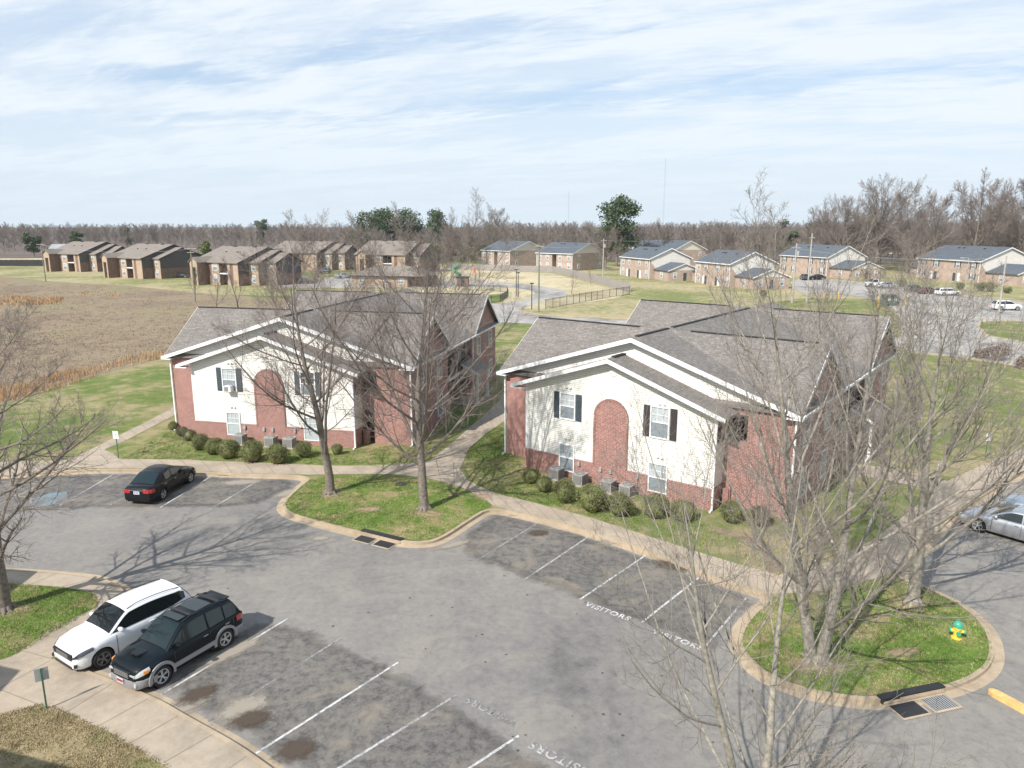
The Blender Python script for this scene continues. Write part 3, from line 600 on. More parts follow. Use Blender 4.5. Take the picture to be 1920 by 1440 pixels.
def text(body, px, rot, size, mat, name='parking_lettering'):
    cu = bpy.data.curves.new(name, 'FONT'); cu.body = body; cu.size = size; cu.align_x = 'CENTER'; cu.align_y = 'CENTER'; cu.offset = 0.012; cu.space_character = 1.18; cu.size = size * .9
    tmp = bpy.data.objects.new(name, cu); dg = bpy.context.evaluated_depsgraph_get(); col.objects.link(tmp); dg.update()
    me = bpy.data.meshes.new_from_object(tmp.evaluated_get(dg)); bpy.data.objects.remove(tmp); me.materials.clear(); me.materials.append(M[mat])
    o = bpy.data.objects.new(name, me); col.objects.link(o); p = G(*px); o.location = (p[0], p[1], 0.014); o.rotation_euler = (0, 0, rot)
    return tag(o, kind='structure')
text('VISITORS', (1139, 1147), R(-37), 0.46, 'paint_text')
text('VISITORS', (1270, 1200), R(-37), 0.46, 'paint_text')
text('VISITORS', (921, 1334), R(143), 0.46, 'paint_old')
text('VISITORS', (1052, 1424), R(143), 0.50, 'paint')
# brown litter patches where cars nose in
def blotch(name, px, rx, ry, rot, mat_c, z=0.016, seed=0):
    m, nt, b = new_mat(name); t = nd(nt, 'ShaderNodeTexCoord'); P = t.outputs['Object']
    ln = nd(nt, 'ShaderNodeVectorMath', {0: P}, operation='LENGTH').outputs[1]; n = noise(nt, P, 3.5, 8, 0.8)
    a = mth(nt, 'SUBTRACT', mth(nt, 'ADD', mth(nt, 'MULTIPLY', n, 1.5), 0.05), ln)
    k = ramp(nt, a, [(0.08, (0, 0, 0)), (0.5, (1, 1, 1))]); nt.links.new(mth(nt, 'MULTIPLY', k, 0.9), b.inputs['Alpha'])
    b.inputs['Base Color'].default_value = c4(mat_c); b.inputs['Roughness'].default_value = 1
    mb = MB(); mb.add([(math.cos(i * .3927), math.sin(i * .3927), 0) for i in range(16)], [tuple(range(16))])
    o = mb.build(name, m); p = G(*px); o.location = (p[0], p[1], z); o.scale = (rx, ry, 1); o.rotation_euler = (0, 0, rot)
    return tag(o, kind='stuff', label='patch of brown leaf litter on the asphalt of the parking bays')
for i, (p, rx, ry, r_) in enumerate([((372, 1303), 1.0, .55, 0.9), ((470, 1350), .95, .6, 0.5), ((555, 1408), .95, .65, 0.6), ((425, 890), .9, .4, 0), ((1010, 1000), .8, .5, .3), ((1260, 1062), 1.3, .6, -.6), ((500, 892), .7, .3, 0)]):
    blotch('leaf_litter', p, rx * 1.05, ry * 1.25, r_, (0.085, 0.062, 0.045), 0.034 + 0.001 * i)
_r = random.Random(4); mb = MB()
for i in range(150):
    p = G(_r.uniform(250, 1350), _r.uniform(960, 1430), 0); q = _r.uniform(.012, .05); a0 = _r.uniform(0, 6)
    if not (mnoise.noise(Vector((p[0] * .4, p[1] * .4, 2))) > -.1): continue
    mb.sheet([(p[0] + q * (1 + .4 * math.sin(3 * t)) * math.cos(t + a0), p[1] + q * math.sin(t + a0)) for t in [k * .785 for k in range(8)]], 0.0125 + i * 1e-5)
tag(mb.build('oil_spots', plain('oil_spot', (0.07, 0.065, 0.06), .7)), 'small dark oil spots scattered over the asphalt lane', kind='stuff')
for i, (p, rx, ry, r_) in enumerate([((600, 1010), .8, .5, .3), ((850, 1022), 1.6, .5, .6), ((985, 960), 1.5, .6, .6), ((450, 905), 2.2, .9, .2), ((1150, 1015), 1.6, .6, .5), ((540, 925), 1.6, .8, 1.0), ((335, 1330), 1.8, .8, .9), ((455, 1330), 1.5, 1.1, .9), ((430, 1225), 2.2, .7, .9)]):
    blotch('dried_silt', p, rx, ry, r_, (0.33, 0.29, 0.235), 0.022 + 0.001 * i).__setitem__('label', 'pale dried silt left on the asphalt')
for i, (p, rx, ry, r_) in enumerate([((620, 932), 1.0, .8, 0), ((800, 968), 1.4, .9, 0), ((905, 935), .8, .6, 0), ((1530, 1255), 1.6, .9, 0), ((1700, 1140), 1.2, .8, 0), ((30, 1150), 1.0, .8, 0), ((690, 960), 1.2, .7, .3), ((1690, 1230), 1.2, .5, .3)]):
    o = blotch('bare_soil', p, rx, ry, r_, (0.36, 0.26, 0.17), ZG + 0.020 + 0.001 * i); o['label'] = 'bare soil and roots showing through the lawn under the trees'

# ------------------------------------------------------------------ windows (facing local -y)
_wc = {}
def window(parent, x, z, w, h, y=0.0, rz=0.0, up='blind', lo='curtain', shutters=None, trim='white', grid=(3, 2), small=False, name='window'):
    key = (w, h, up, lo, shutters, trim, grid, small)
    if key not in _wc:
        f = MB(); t = 0.07 if not small else 0.09; d = 0.07
        f.box(-w / 2 - t, w / 2 + t, -d, 0, -t, 0); f.box(-w / 2 - t, w / 2 + t, -d, 0, h, h + t)
        f.box(-w / 2 - t, -w / 2, -d, 0, 0, h); f.box(w / 2, w / 2 + t, -d, 0, 0, h); f.box(-w / 2, w / 2, -d + .01, 0, h / 2 - 0.025, h / 2 + 0.025)
        if grid:
            gx, gy = grid
            for i in range(1, gx): f.box(-w / 2 + w * i / gx - .011, -w / 2 + w * i / gx + .011, -0.045, -0.02, h / 2 + .025, h)
            for j in range(1, gy): f.box(-w / 2, w / 2, -0.043, -0.022, h / 2 + h / 2 * j / gy - .011, h / 2 + h / 2 * j / gy + .011)
        p1 = MB().box(-w / 2, w / 2, -0.02, -0.004, h / 2 + .025, h); p2 = MB().box(-w / 2, w / 2, -0.030, -0.004, 0, h / 2 - .025)
        o = f.build('window', M[trim]); a = p1.build('pane', M[up], o); b = p2.build('pane', M[lo], o)
        if shutters:
            for s in (-1, 1):
                cx = s * (w / 2 + t + 0.22); sh = MB()
                sh.box(cx - .19, cx + .19, -0.035, -0.002, -0.05, h + 0.05); sh.box(cx - .15, cx + .15, -0.045, -0.034, 0.05, h / 2 - .04); sh.box(cx - .15, cx + .15, -0.045, -0.034, h / 2 + .04, h - .05)
                sh.build('shutter', M[shutters], o)
        _wc[key] = o; r = o
    else: r = copy_tree(_wc[key])
    r.parent = parent; r.location = (x, y, z); r.rotation_euler = (0, 0, rz); return r
def chevron(cx, zc, xl, zl, xr, zr, th):
    return [(xl, zl), (cx, zc), (xr, zr), (xr, zr - th), (cx, zc - th * 1.04), (xl, zl - th)]

# ------------------------------------------------------------------ the two brick apartment buildings
def apartment(origin, az, label, variant):
    b = empty('apartment_building', (origin[0], origin[1], ZG - 0.04), R(az), label, 'apartment building', 'brick apartment buildings by the parking lot')
    XC = 6.35; ZR = 8.45; ZE = 5.48; X0 = -2.95; X1 = 15.65; YF = 0.98; YB = 24.6; k = (ZR - ZE) / (XC - X0)
    # brick walls
    w = MB()
    w.box(-2.55, 11.8, 1.4, 9.4, 0, 5.3)
    w.box(12.95, 15.3, 1.4, 1.6, 0, 5.3); w.box(15.1, 15.3, 1.6, 9.4, 0, 5.3); w.box(11.8, 12.95, 1.4, 1.6, 2.35, 3.6); w.box(11.8, 12.95, 1.4, 1.6, 4.98, 5.3)
    w.box(11.8, 11.98, 1.4, 1.6, 0, 2.35); w.box(12.62 if variant == 'left' else 11.983, 12.95, 1.4, 1.6, 0, 2.35); w.box(11.8, 15.1, 4.2, 9.4, 0, 5.3)
    for x0, x1 in ((15.12, 15.3), (-2.55, -2.37)):
        for yc in (5.4, 20.0): w.xprism([(yc - 4.0, 5.302), (yc + 4.0, 5.302), (yc + 4.0, 5.45), (yc, 8.2), (yc - 4.0, 5.45)], x0, x1)
    w.box(-2.2, 13.5, 9.4, 16.0, 0, 5.3); w.box(-2.55, 15.3, 16.0, 24.0, 0, 5.3)
    w.build('wall', M['brick'], b)
    fl = MB().box(11.82, 15.08, 1.62, 4.18, 2.6, 2.78).box(10.62, 11.66, 0.14, 1.38, 2.6, 2.78); fl.build('landing_floor', M['concrete'], b)
    # front gable siding and bay
    s = MB(); s.yprism([(-2.55, 5.303), (15.3, 5.303), (15.3, 5.50), (XC, 8.30), (-2.55, 5.50)], 1.405, 1.6)
    s.yprism([(-2.55, 5.303), (15.3, 5.303), (15.3, 5.50), (XC, 8.30), (-2.55, 5.50)], 23.8, 23.997)
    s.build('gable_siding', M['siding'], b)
    bay = MB(); poly = [(0, 1.2), (11.8, 1.2), (11.8, 5.30), (5.75, 7.28), (0, 5.30)]; bay.yprism(poly, 0.0, 0.13)
    bay.box(0, 10.6, 0.13, 1.398, 1.2, 5.28); bay.box(11.67, 11.8, 0.13, 1.398, 1.2, 3.45); bay.box(11.67, 11.8, 0.13, 1.398, 4.95, 5.28); bay.box(10.6, 11.67, 0.13, 1.398, 5.0, 5.28)
    bay.box(11.67, 11.8, 0.13, 0.3, 3.45, 4.95)
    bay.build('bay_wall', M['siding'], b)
    corner = MB().box(-0.02, 0.09, -0.022, 0.08, 1.2, 5.32).box(11.72, 11.822, -0.022, 0.08, 1.2, 5.32); corner.box(11.66, 11.83, 0.3, 1.39, 3.44, 3.50)
    corner.build('corner_trim', M['white'], b)
    # brick base of the bay with soldier cap, and arched panel
    fb = MB()
    for x0, x1 in ((-0.05, 2.41), (3.52, 4.8), (6.86, 8.19), (9.36, 11.85)): fb.box(x0, x1, -0.055, 0.1, 0, 1.17)
    fb.box(2.41, 3.52, -0.055, 0.1, 0, 0.44); fb.box(8.19, 9.36, -0.055, 0.1, 0, 0.44); fb.box(11.72, 11.85, 0.1, 1.39, 0, 1.17)
    pa = [(4.8, 0.0), (6.86, 0.0), (6.86, 4.02)] + [(5.83 + 1.03 * math.cos(q), 4.02 + 1.03 * math.sin(q)) for q in [math.pi * i / 20 for i in range(1, 20)]] + [(4.8, 4.02)]
    fb.yprism(pa, -0.07, 0.02); fb.build('brick_base', M['brick'], b)
    cap = MB(); 
    for x0, x1 in ((-0.06, 2.41), (3.52, 4.78), (6.88, 8.19), (9.36, 11.86)): cap.box(x0, x1, -0.085, 0.09, 1.17, 1.235)
    nq = 44
    for i in range(nq):       # rowlock bricks round the arch
        q = math.pi * (i + 0.5) / nq; cap.cbox((5.83 + 1.035 * math.cos(q), -0.045, 4.02 + 1.035 * math.sin(q)), 0.055, 0.10, 0.12, 0, 0, math.pi / 2 - q)
    for i in range(36):
        for sx in (4.80, 6.86): cap.cbox((sx, -0.045, 1.26 + i * 0.077), 0.12, 0.10, 0.058)
    cap.build('brick_soldier_course', M['brick'], b)
    # roofs
    def roof(name, slabs, th=0.13, mat='roof'):
        m_ = MB(); [m_.slab(p, th) for p in slabs]; return m_.build(name, M[mat], b)
    rf = roof('main_roof', [[(X0, YF, ZE), (XC, YF, ZR), (XC, YB, ZR), (X0, YB, ZE)], [(XC, YF, ZR), (X1, YF, ZE), (X1, YB, ZE), (XC, YB, ZR)]])
    wings = []
    for yc in (5.4, 20.0):
        wings += [[(X0, yc - 4.2, ZE + .01), (X1, yc - 4.2, ZE + .01), (X1, yc, 8.44), (X0, yc, 8.44)], [(X0, yc, 8.44), (X1, yc, 8.44), (X1, yc + 4.2, ZE + .01), (X0, yc + 4.2, ZE + .01)]]
    rw = roof('wing_roof', wings)
    BX = 5.75; BZ = 7.42; kb = 0.336
    rb = roof('bay_roof', [[(BX - 6.55, -0.5, BZ - 6.55 * kb), (BX, -0.5, BZ), (BX, 1.41, BZ), (BX - 6.55, 1.41, BZ - 6.55 * kb)], [(BX, -0.5, BZ), (BX + 6.75, -0.5, BZ - 6.75 * kb), (BX + 6.75, 1.41, BZ - 6.75 * kb), (BX, 1.41, BZ)]], 0.12)
    rv = MB()
    for y0, y1 in ((1.6, 5.6), (6.2, 19.2)): rv.box(XC - .10, XC + .10, y0, y1, ZR - .02, ZR + .05)
    rv.build('ridge_vent', M['black'], rf)
    rv = MB(); 
    for yc in (5.4, 20.0): rv.box(-2.9, 4.6, yc - .09, yc + .09, 8.41, 8.475); rv.box(7.9, 15.0, yc - .09, yc + .09, 8.41, 8.475)
    rv.build('ridge_vent', M['black'], rw)
    MB().box(BX - .12, BX + .12, 0.15, 1.38, BZ - .02, BZ + .06).build('ridge_vent', M['black'], rb)
    # bargeboards, soffits, gutters
    bb = MB(); bb.yprism(chevron(XC, ZR - .01, X0 + .02, ZE - .01, X1 - .02, ZE - .01, .24), YF - .035, YF - .003); bb.yprism(chevron(XC, ZR - .01, X0 + .02, ZE - .01, X1 - .02, ZE - .01, .24), YB + .003, YB + .035)
    bb.yprism(chevron(BX, BZ - .01, BX - 6.53, BZ - 6.53 * kb - .01, BX + 6.73, BZ - 6.73 * kb - .01, .22), -.535, -.503)
    for yc in (5.4, 20.0):
        for x in (X0 - .03, X1 + .003): bb.xprism([(yc - 4.18, ZE), (yc, 8.43), (yc + 4.18, ZE), (yc + 4.18, ZE - .22), (yc, 8.15), (yc - 4.18, ZE - .22)], x, x + .027)
    bb.build('bargeboard', M['white'], b)
    so = MB(); so.yprism(chevron(XC, ZR - .14, X0 + .03, ZE - .14, X1 - .03, ZE - .14, .03), YF + .002, 1.40); so.yprism(chevron(BX, BZ - .13, BX - 6.5, BZ - 6.5 * kb - .13, BX + 6.7, BZ - 6.7 * kb - .13, .03), -.50, -.003)
    so.box(X0 + .02, -2.56, 1.41, 24, ZE - .18, ZE - .16); so.box(15.31, X1 - .02, 1.41, 24, ZE - .18, ZE - .16)
    so.box(13.51, 15.3, 9.41, 15.99, ZE - .18, ZE - .16)
    so.build('soffit', M['soffit'], b)
    gu = MB()
    for x0, x1 in ((X0 - .12, X0 - .005), (X1 + .032, X1 + .14)): gu.box(x0, x1, YF, YB, ZE - .17, ZE - .04)
    gu.box(X0 - .1, -2.3, YF - .03, 1.39, ZE - .245, ZE - .185); gu.box(14.7, X1 + .1, YF - .03, 1.39, ZE - .245, ZE - .185)
    gu.box(BX - 6.6, 0.0, -.53, -.0, 5.0, 5.06)
    gu.build('gutter', M['white'], b)
    for x, y in ((-2.61, 1.33), (15.35, 1.33), (15.42, 15.9), (11.88, -0.03)):
        z1 = 5.31
        m_ = MB(); m_.box(x - .045, x + .045, y - .05, y + .05, 0.12, z1 - (0 if x != 11.88 else .0)); m_.box(x - .045, x + .045, y - .30, y + .05, 0.05, 0.13); m_.build('downspout', M['white'], b)
    # windows, front
    dark = 'curtain'
    if variant == 'right':
        window(b, 2.965, 3.55, .92, 1.45, 0, 0, 'blind', 'curtain', 'shutter'); window(b, 8.76, 3.45, .98, 1.62, 0, 0, 'blind', 'curtain', 'shutter_brown')
        window(b, 2.965, 0.44, .92, 1.50, 0.0, 0, 'blind', 'curtain'); window(b, 8.775, 0.44, .98, 1.50, 0.0, 0, 'blind', 'curtain')
    else:
        window(b, 2.9, 3.5, .95, 1.50, 0, 0, 'blind', 'curtain', 'shutter'); window(b, 8.7, 3.5, .95, 1.50, 0, 0, 'glass', 'curtain', 'shutter')
        window(b, 2.965, 0.44, .92, 1.50, 0.0, 0, 'blind', 'blind'); window(b, 8.775, 0.44, .98, 1.50, 0.0, 0, 'blind', 'blind')
    lt = MB()
    for x in (3.0, 5.75 + 3.1):
        for z in (2.35, 5.38 if x < 4 else 5.28):
            for dx in (-.13, .13): lt.cbox((x + .55 * 0 + dx, -0.05, z), .14, .10, .05)
    lt.build('vent_hood', M['soffit'], b)
    MB().lathe([(0.0, -.03), (.20, -.03), (.26, -.015), (.27, 0.0)], 20, (BX + .12, 0, 6.62), 'Y').build('gable_vent', M['soffit'], b)
    for x in (3.85, 5.3, 5.95, 7.6):
        m_ = MB(); m_.cbox((x, -0.12, 1.02 if x < 5 or x > 7 else .98), .15, .11, .24); m_.tube([(x, -.10, .9), (x, -.10, .15)], .012, 6); m_.build('utility_box', M['metal_grey'], b)
    MB().box(11.98, 12.28, 1.05, 1.2, 0, 1.0).box(12.2, 12.32, 1.2, 1.39, 0, 1.15).build('stair_side_wall', M['brick'], b)
    # side windows on the right end walls, and the left end walls
    for y in (3.3, 7.3, 18.0, 22.0):
        for z in (0.7, 3.45): window(b, 15.3, z, .92, 1.45, y, R(90), 'glass', 'curtain')
        for z in (0.7, 3.45): window(b, -2.55, z, .92, 1.45, y, R(-90), 'blind', 'curtain')
    for z in (0.7, 3.45): window(b, 14.4, z, .7, 1.45, 16.0, 0, 'glass', 'curtain')
    for x in (1.0, 11.5):
        for z in (0.7, 3.45): window(b, x, z, .92, 1.45, 24.0, R(180), 'blind', 'curtain', 'shutter')
    # breezeway side: balcony, doors, posts
    bl = MB().box(13.5, 15.2, 9.41, 15.99, 2.6, 2.78); bl.build('balcony_floor', M['soffit'], b)
    for y in (10.6, 14.8):
        for z in (0.05, 2.8): MB().box(13.5, 13.56, y - .46, y + .46, z, z + 2.05).build('door', M['shutter'], b)
    for y in (12.0, 13.4):
        for z in (0.7, 3.6): window(b, 13.5, z, .8, 1.2, y, R(90), 'glass', 'curtain')
    rl = MB(); rl.box(15.12, 15.17, 9.45, 15.95, 3.72, 3.78); rl.box(15.12, 15.17, 9.45, 15.95, 2.88, 2.92)
    for i in range(54): rl.box(15.13, 15.3, 9.5 + i * .12, 9.52 + i * .12, 2.92, 3.72)
    rl.build('railing', M['metal_dark'], b)
    pr = MB(); XP = 14.4; ZP = 3.95
    pr.slab([(XP - 1.0, 13.2, ZP - .58), (XP, 13.2, ZP), (XP, 16.4, ZP), (XP - 1.0, 16.4, ZP - .58)], .1) if False else None
    pr.slab([(XP, 13.0, ZP), (16.75, 13.0, ZP - 1.25), (16.75, 16.6, ZP - 1.25), (XP, 16.6, ZP)], .1)
    pr.build('porch_roof', M['roof'], b)
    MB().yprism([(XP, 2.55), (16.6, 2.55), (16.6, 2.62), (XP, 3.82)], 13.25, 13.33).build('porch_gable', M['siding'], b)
    MB().yprism([(XP, ZP - .005), (16.77, ZP - 1.265), (16.77, ZP - 1.44), (XP, ZP - .18)], 12.96, 12.995).box(16.45, 16.6, 13.33, 16.5, 2.45, 2.62).build('porch_fascia', M['white'], b)
    for y in (13.33, 16.4): MB().box(16.42, 16.60, y - .08, y + .10, 0, 2.55).box(16.36, 16.66, y - .14, y + .16, 0, .25).build('porch_post', M['white'], b)
    MB().box(13.5, 16.7, 12.9, 16.0, 0.0, 0.1).build('porch_slab', M['concrete'], b)
    return b
APR = (0.85, 42.83); APR_AZ = -37.2; APL = (-21.9, 49.2); APL_AZ = -13.0
bR = apartment(APR, APR_AZ, 'two storey brick and cream siding apartment building with grey black-framed air conditioners, nearer one on the right', 'right')
bR['label'] = 'two storey brick and cream siding apartment building standing behind the bays lettered VISITORS'
bL = apartment(APL, APL_AZ, 'x', 'left')
bL['label'] = 'brick and cream siding apartment building with an air conditioner in an upper window'
def AP(o, az, x, y, z=0.0):
    a = R(az); return (o[0] + x * math.cos(a) - y * math.sin(a), o[1] + x * math.sin(a) + y * math.cos(a), z)
# window air conditioner on the left building
wa = empty('window_air_conditioner', AP(APL, APL_AZ, 2.95, -0.06, ZG + 3.46), R(APL_AZ), 'white box air conditioner stuck out of the upper left window of the left building', 'air conditioner')
MB().box(-.26, .26, -.38, .0, 0, .38).build('case', M['white'], wa)
mb = MB(); [mb.box(-.22, .10, -.392, -.381, .04 + i * .045, .065 + i * .045) for i in range(7)]; mb.build('grille', M['ac_dark'], wa)
# condensing units
def ac_unit():
    o = empty('air_conditioning_unit', (0, 0, 0), 0, 'x', 'air conditioner', 'condensing units along the apartment fronts')
    MB().box(-.38, .38, -.38, .38, .06, .74).box(-.40, .40, -.40, .40, .74, .78).build('cabinet', M['ac'], o)
    mb = MB()
    for i in range(9):
        z = .13 + i * .065; mb.box(-.33, .33, -.39, -.381, z, z + .03); mb.box(.381, .39, -.33, .33, z, z + .03); mb.box(-.39, -.381, -.33, .33, z, z + .03)
    mb.build('louvre', M['ac_dark'], o)
    g = MB().lathe([(0, .785), (.32, .785), (.32, .80), (0, .80)], 20); g.build('fan_opening', M['ac_dark'], o)
    g = MB(); 
    for r_ in (.08, .16, .24, .32): g.lathe([(r_ - .01, .802), (r_ + .01, .802), (r_ + .01, .815), (r_ - .01, .815)], 20)
    for i in range(4): g.cbox((0, 0, .81), .64, .015, .012, i * math.pi / 4)
    g.build('fan_guard', M['ac'], o)
    MB().box(-.5, .5, -.5, .5, -.02, .058).build('pad', M['concrete'], o)
    return o
acp = ac_unit(); first = True
for (o_, az, x, y, lab) in [(APR, APR_AZ, 2.75, -.75, 'grey condensing unit on a pad below the lower left window of the right building'), (APR, APR_AZ, 4.35, -.75, 'grey condensing unit left of the arched brick panel base of the right building'),
        (APR, APR_AZ, 6.2, -.75, 'grey condensing unit below the two meter boxes of the right building'), (APR, APR_AZ, 7.35, -.75, 'grey condensing unit left of the lower right window of the right building'),
        (APL, APL_AZ, 3.9, -.8, 'condensing unit behind the bushes right of the lower left window of the left building'), (APL, APL_AZ, 6.2, -.8, 'condensing unit behind the bushes at the foot of the arch of the left building'), (APL, APL_AZ, 7.55, -.8, 'dark sided condensing unit by the lower right window of the left building')]:
    c = acp if first else copy_tree(acp); first = False; c.scale = (.86, .86, .88)
    p = AP(o_, az, x, y, ZG); c.location = p; c.rotation_euler = (0, 0, R(az)); c['label'] = lab

# neighbouring building outside the frame on the left: only its shadow reaches the picture
nb = empty('brick_house', (0, 0, 0), 0, 'brick building just outside the picture whose roof shades the lower left walk', 'building')
FP = [(-45, 28), (-23.9, 24.5), (-23.6, 18.5), (-20.0, 17.4), (-19.7, 14.1), (-14.5, 12.6), (-14.5, -5), (-45, -5)]
MB().prism([(x - .6, y - .6) for x, y in FP], ZG, 5.3).build('wall', M['brick'], nb); MB().prism(FP, 5.301, 5.5).build('roof', M['roof'], nb)

# ------------------------------------------------------------------ bare trees
def norm(a): return a / np.maximum(np.linalg.norm(a, axis=-1, keepdims=True), 1e-9)
def grow(rng, P, D, L, K, wig, up, bend=None):
    pts = [P]; d = D.copy(); p = P.copy()
    for k in range(K):
        d = norm(d + rng.normal(0, wig, d.shape) + np.array([0, 0, up]) / K)
        p = p + d * (L / K)[:, None]; pts.append(p)
    return np.stack(pts, 1)
def spawn(rng, pts, L, r0, r1, M_, t0, t1, ang, lr, rr, rmin):
    N, K1, _ = pts.shape; K = K1 - 1
    t = (np.arange(M_) + rng.uniform(0.05, 0.95, (N, M_))) / M_; t = t0 + (t1 - t0) * t
    s = t * K; i = np.minimum(s.astype(int), K - 1); fr = (s - i)[..., None]; n = np.arange(N)[:, None]
    a = pts[n, i]; b = pts[n, i + 1]; P = a + (b - a) * fr; T = norm(b - a)
    ref = norm(rng.normal(size=P.shape)); perp = norm(np.cross(T, ref))
    az = np.cumsum(np.full((N, M_), 2.4) + rng.normal(0, 0.5, (N, M_)), 1)
    e1 = norm(np.cross(T, np.array([0.3, 0.2, 0.93]))); e2 = np.cross(T, e1); perp = e1 * np.cos(az)[..., None] + e2 * np.sin(az)[..., None]
    an = np.radians(rng.uniform(ang[0], ang[1], (N, M_)))[..., None]
    D = T * np.cos(an) + perp * np.sin(an)
    rl = r0[:, None] + (r1 - r0)[:, None] * t
    Ln = L[:, None] * lr * (1.18 - 0.78 * t) * rng.uniform(.7, 1.25, (N, M_)); Rn = np.maximum(rl * rr, rmin)
    f = lambda x: x.reshape(-1, x.shape[-1]) if x.ndim == 3 else x.ravel()
    return f(P), f(norm(D)), f(Ln), f(Rn)
def tubes(pts, r0, r1, S):
    N, K1, _ = pts.shape
    T = np.empty_like(pts); T[:, 1:-1] = pts[:, 2:] - pts[:, :-2]; T[:, 0] = pts[:, 1] - pts[:, 0]; T[:, -1] = pts[:, -1] - pts[:, -2]; T = norm(T)
    e1 = norm(np.cross(T, np.array([0.31, 0.17, 0.13]) + 0 * T)); e2 = np.cross(T, e1)
    q = np.arange(S) * 2 * math.pi / S; r = r0[:, None] + (r1 - r0)[:, None] * np.linspace(0, 1, K1)[None]
    V = pts[:, :, None] + (e1[:, :, None] * np.cos(q)[None, None, :, None] + e2[:, :, None] * np.sin(q)[None, None, :, None]) * r[:, :, None, None]
    b = (np.arange(N) * K1 * S)[:, None, None]; k = (np.arange(K1 - 1) * S)[None, :, None]; s = np.arange(S)[None, None]; s2 = (s + 1) % S
    F = np.stack([b + k + s, b + k + s2, b + k + S + s2, b + k + S + s], -1).reshape(-1, 4)
    return V.reshape(-1, 3), F
def tree_meshes(seed, H=14.0, trunk=2.6, r=0.24, stems=1, lean=0.0, n1=9, n2=9, n3=8, n4=7, spread=(28, 52), up=0.55, rmin=0.0055, flare=True, low=0.18, crown=0.48, rr1=.40):
    rng = np.random.default_rng(seed)
    tb = MB(); br = MB()
    P = np.zeros((stems, 3)); az = rng.uniform(0, 6.28) + np.arange(stems) * 6.28 / max(1, stems)
    sp = 0.0 if stems == 1 else lean
    D = np.stack([np.cos(az) * sp, np.sin(az) * sp, np.ones(stems)], 1) + (rng.normal(0, .03, (stems, 3)))
    if stems > 1: P[:, 0] = np.cos(az) * r * .55; P[:, 1] = np.sin(az) * r * .55
    L = np.full(stems, H * 0.86) * rng.uniform(.92, 1.05, stems); r0 = np.full(stems, r)
    pts = grow(rng, P, norm(D), L, 12, 0.035, 0.25)
    pts[:, 0, 2] = -0.15
    K1 = pts.shape[1]; prof = np.linspace(1, 0.03, K1); rad = r0[:, None] * prof[None]
    # the trunk with a flared foot
    for i in range(stems):
        pp = [Vector(x) for x in pts[i]]; rr = list(rad[i])
        foot = [pp[0], pp[0].lerp(pp[1], .14), pp[0].lerp(pp[1], .35)] + pp[1:]; fr_ = [rr[0] * 1.45, rr[0] * 1.15, rr[0] * 1.0] + rr[1:]
        tb.tube(foot, fr_, 12)
        if flare:
            for k in range(7):
                a = k * .9 + i + rng.uniform(-.2, .2); ln = rng.uniform(.45, .9)
                tb.tube([pp[0] + Vector((math.cos(a) * r * .6, math.sin(a) * r * .6, .38)), pp[0] + Vector((math.cos(a) * r * 1.4, math.sin(a) * r * 1.4, .17)), pp[0] + Vector((math.cos(a) * (r + ln), math.sin(a) * (r + ln), .04))], [r * .42, r * .30, .015], 6)
    tf = trunk / H
    p1, d1, l1, q1 = spawn(rng, pts, L, r0, r0 * .10, n1, tf, .99, spread, crown, rr1, rmin)
    a = grow(rng, p1, d1, l1, 8, 0.05, up); V, F = tubes(a, q1, q1 * .3, 6); tb.raw(V, F)
    p2, d2, l2, q2 = spawn(rng, a, l1, q1, q1 * .3, n2, low, .98, (22, 48), .44, .50, rmin)
    b = grow(rng, p2, d2, l2, 5, 0.08, up * .8); V, F = tubes(b, q2, np.maximum(q2 * .35, rmin * .7), 4); br.raw(V, F)
    p3, d3, l3, q3 = spawn(rng, b, l2, q2, q2 * .35, n3, .12, 1.0, (24, 52), .48, .55, rmin)
    c = grow(rng, p3, d3, l3, 4, 0.10, up * .5); V, F = tubes(c, q3, np.maximum(q3 * .5, rmin * .6), 3); br.raw(V, F)
    if n4:
        p4, d4, l4, q4 = spawn(rng, c, l3, q3, q3 * .5, n4, .15, 1.0, (25, 60), .50, .7, rmin * .8)
        d = grow(rng, p4, d4, np.maximum(l4, .12), 2, 0.2, .2); V, F = tubes(d, q4, np.full_like(q4, rmin * .45), 3); br.raw(V, F)
    # direct twigs on the limbs
    p5, d5, l5, q5 = spawn(rng, a, l1 * .35, q1 * .3, q1 * .2, 10, .1, .95, (30, 75), .45, .5, rmin)
    e = grow(rng, p5, d5, l5, 4, 0.16, .4); V, F = tubes(e, q5, np.full_like(q5, rmin * .6), 3); br.raw(V, F)
    return tb, br
def put_tree(tb, br, name, loc, rz, label, group=None, bark='bark', twig='twig', cat='tree', scale=1.0):
    o = empty(name, (loc[0], loc[1], loc[2] if len(loc) > 2 else ZG), rz, label, cat, group)
    if not isinstance(tb, bpy.types.Mesh): tb = tb.mesh('trunk', True, 60); tb.materials.append(M[bark]); br = br.mesh('crown', False); br.materials.append(M[twig])
    for nm, me in (('trunk', tb), ('crown', br)):
        c = bpy.data.objects.new(nm, me); col.objects.link(c); c.parent = o
    o.scale = (scale,) * 3 if isinstance(scale, (int, float)) else scale
    return tb, br
lotgrp = 'bare trees round the parking lot'
t = tree_meshes(3, 15.8, 2.3, .25, 1, n1=18, n2=11, n3=10, n4=7, spread=(34, 68), up=.55, crown=.62, rmin=.0062)
A_ = put_tree(*t, 'bare_tree', G(620, 925, ZG), 1.1, 'bare single-trunk tree on the left half of the grass island between the parking bays', lotgrp)
t = tree_meshes(11, 15.8, 2.2, .25, 1, n1=26, n2=11, n3=10, n4=7, spread=(30, 72), up=.58, crown=.68, rr1=.40, rmin=.0062)
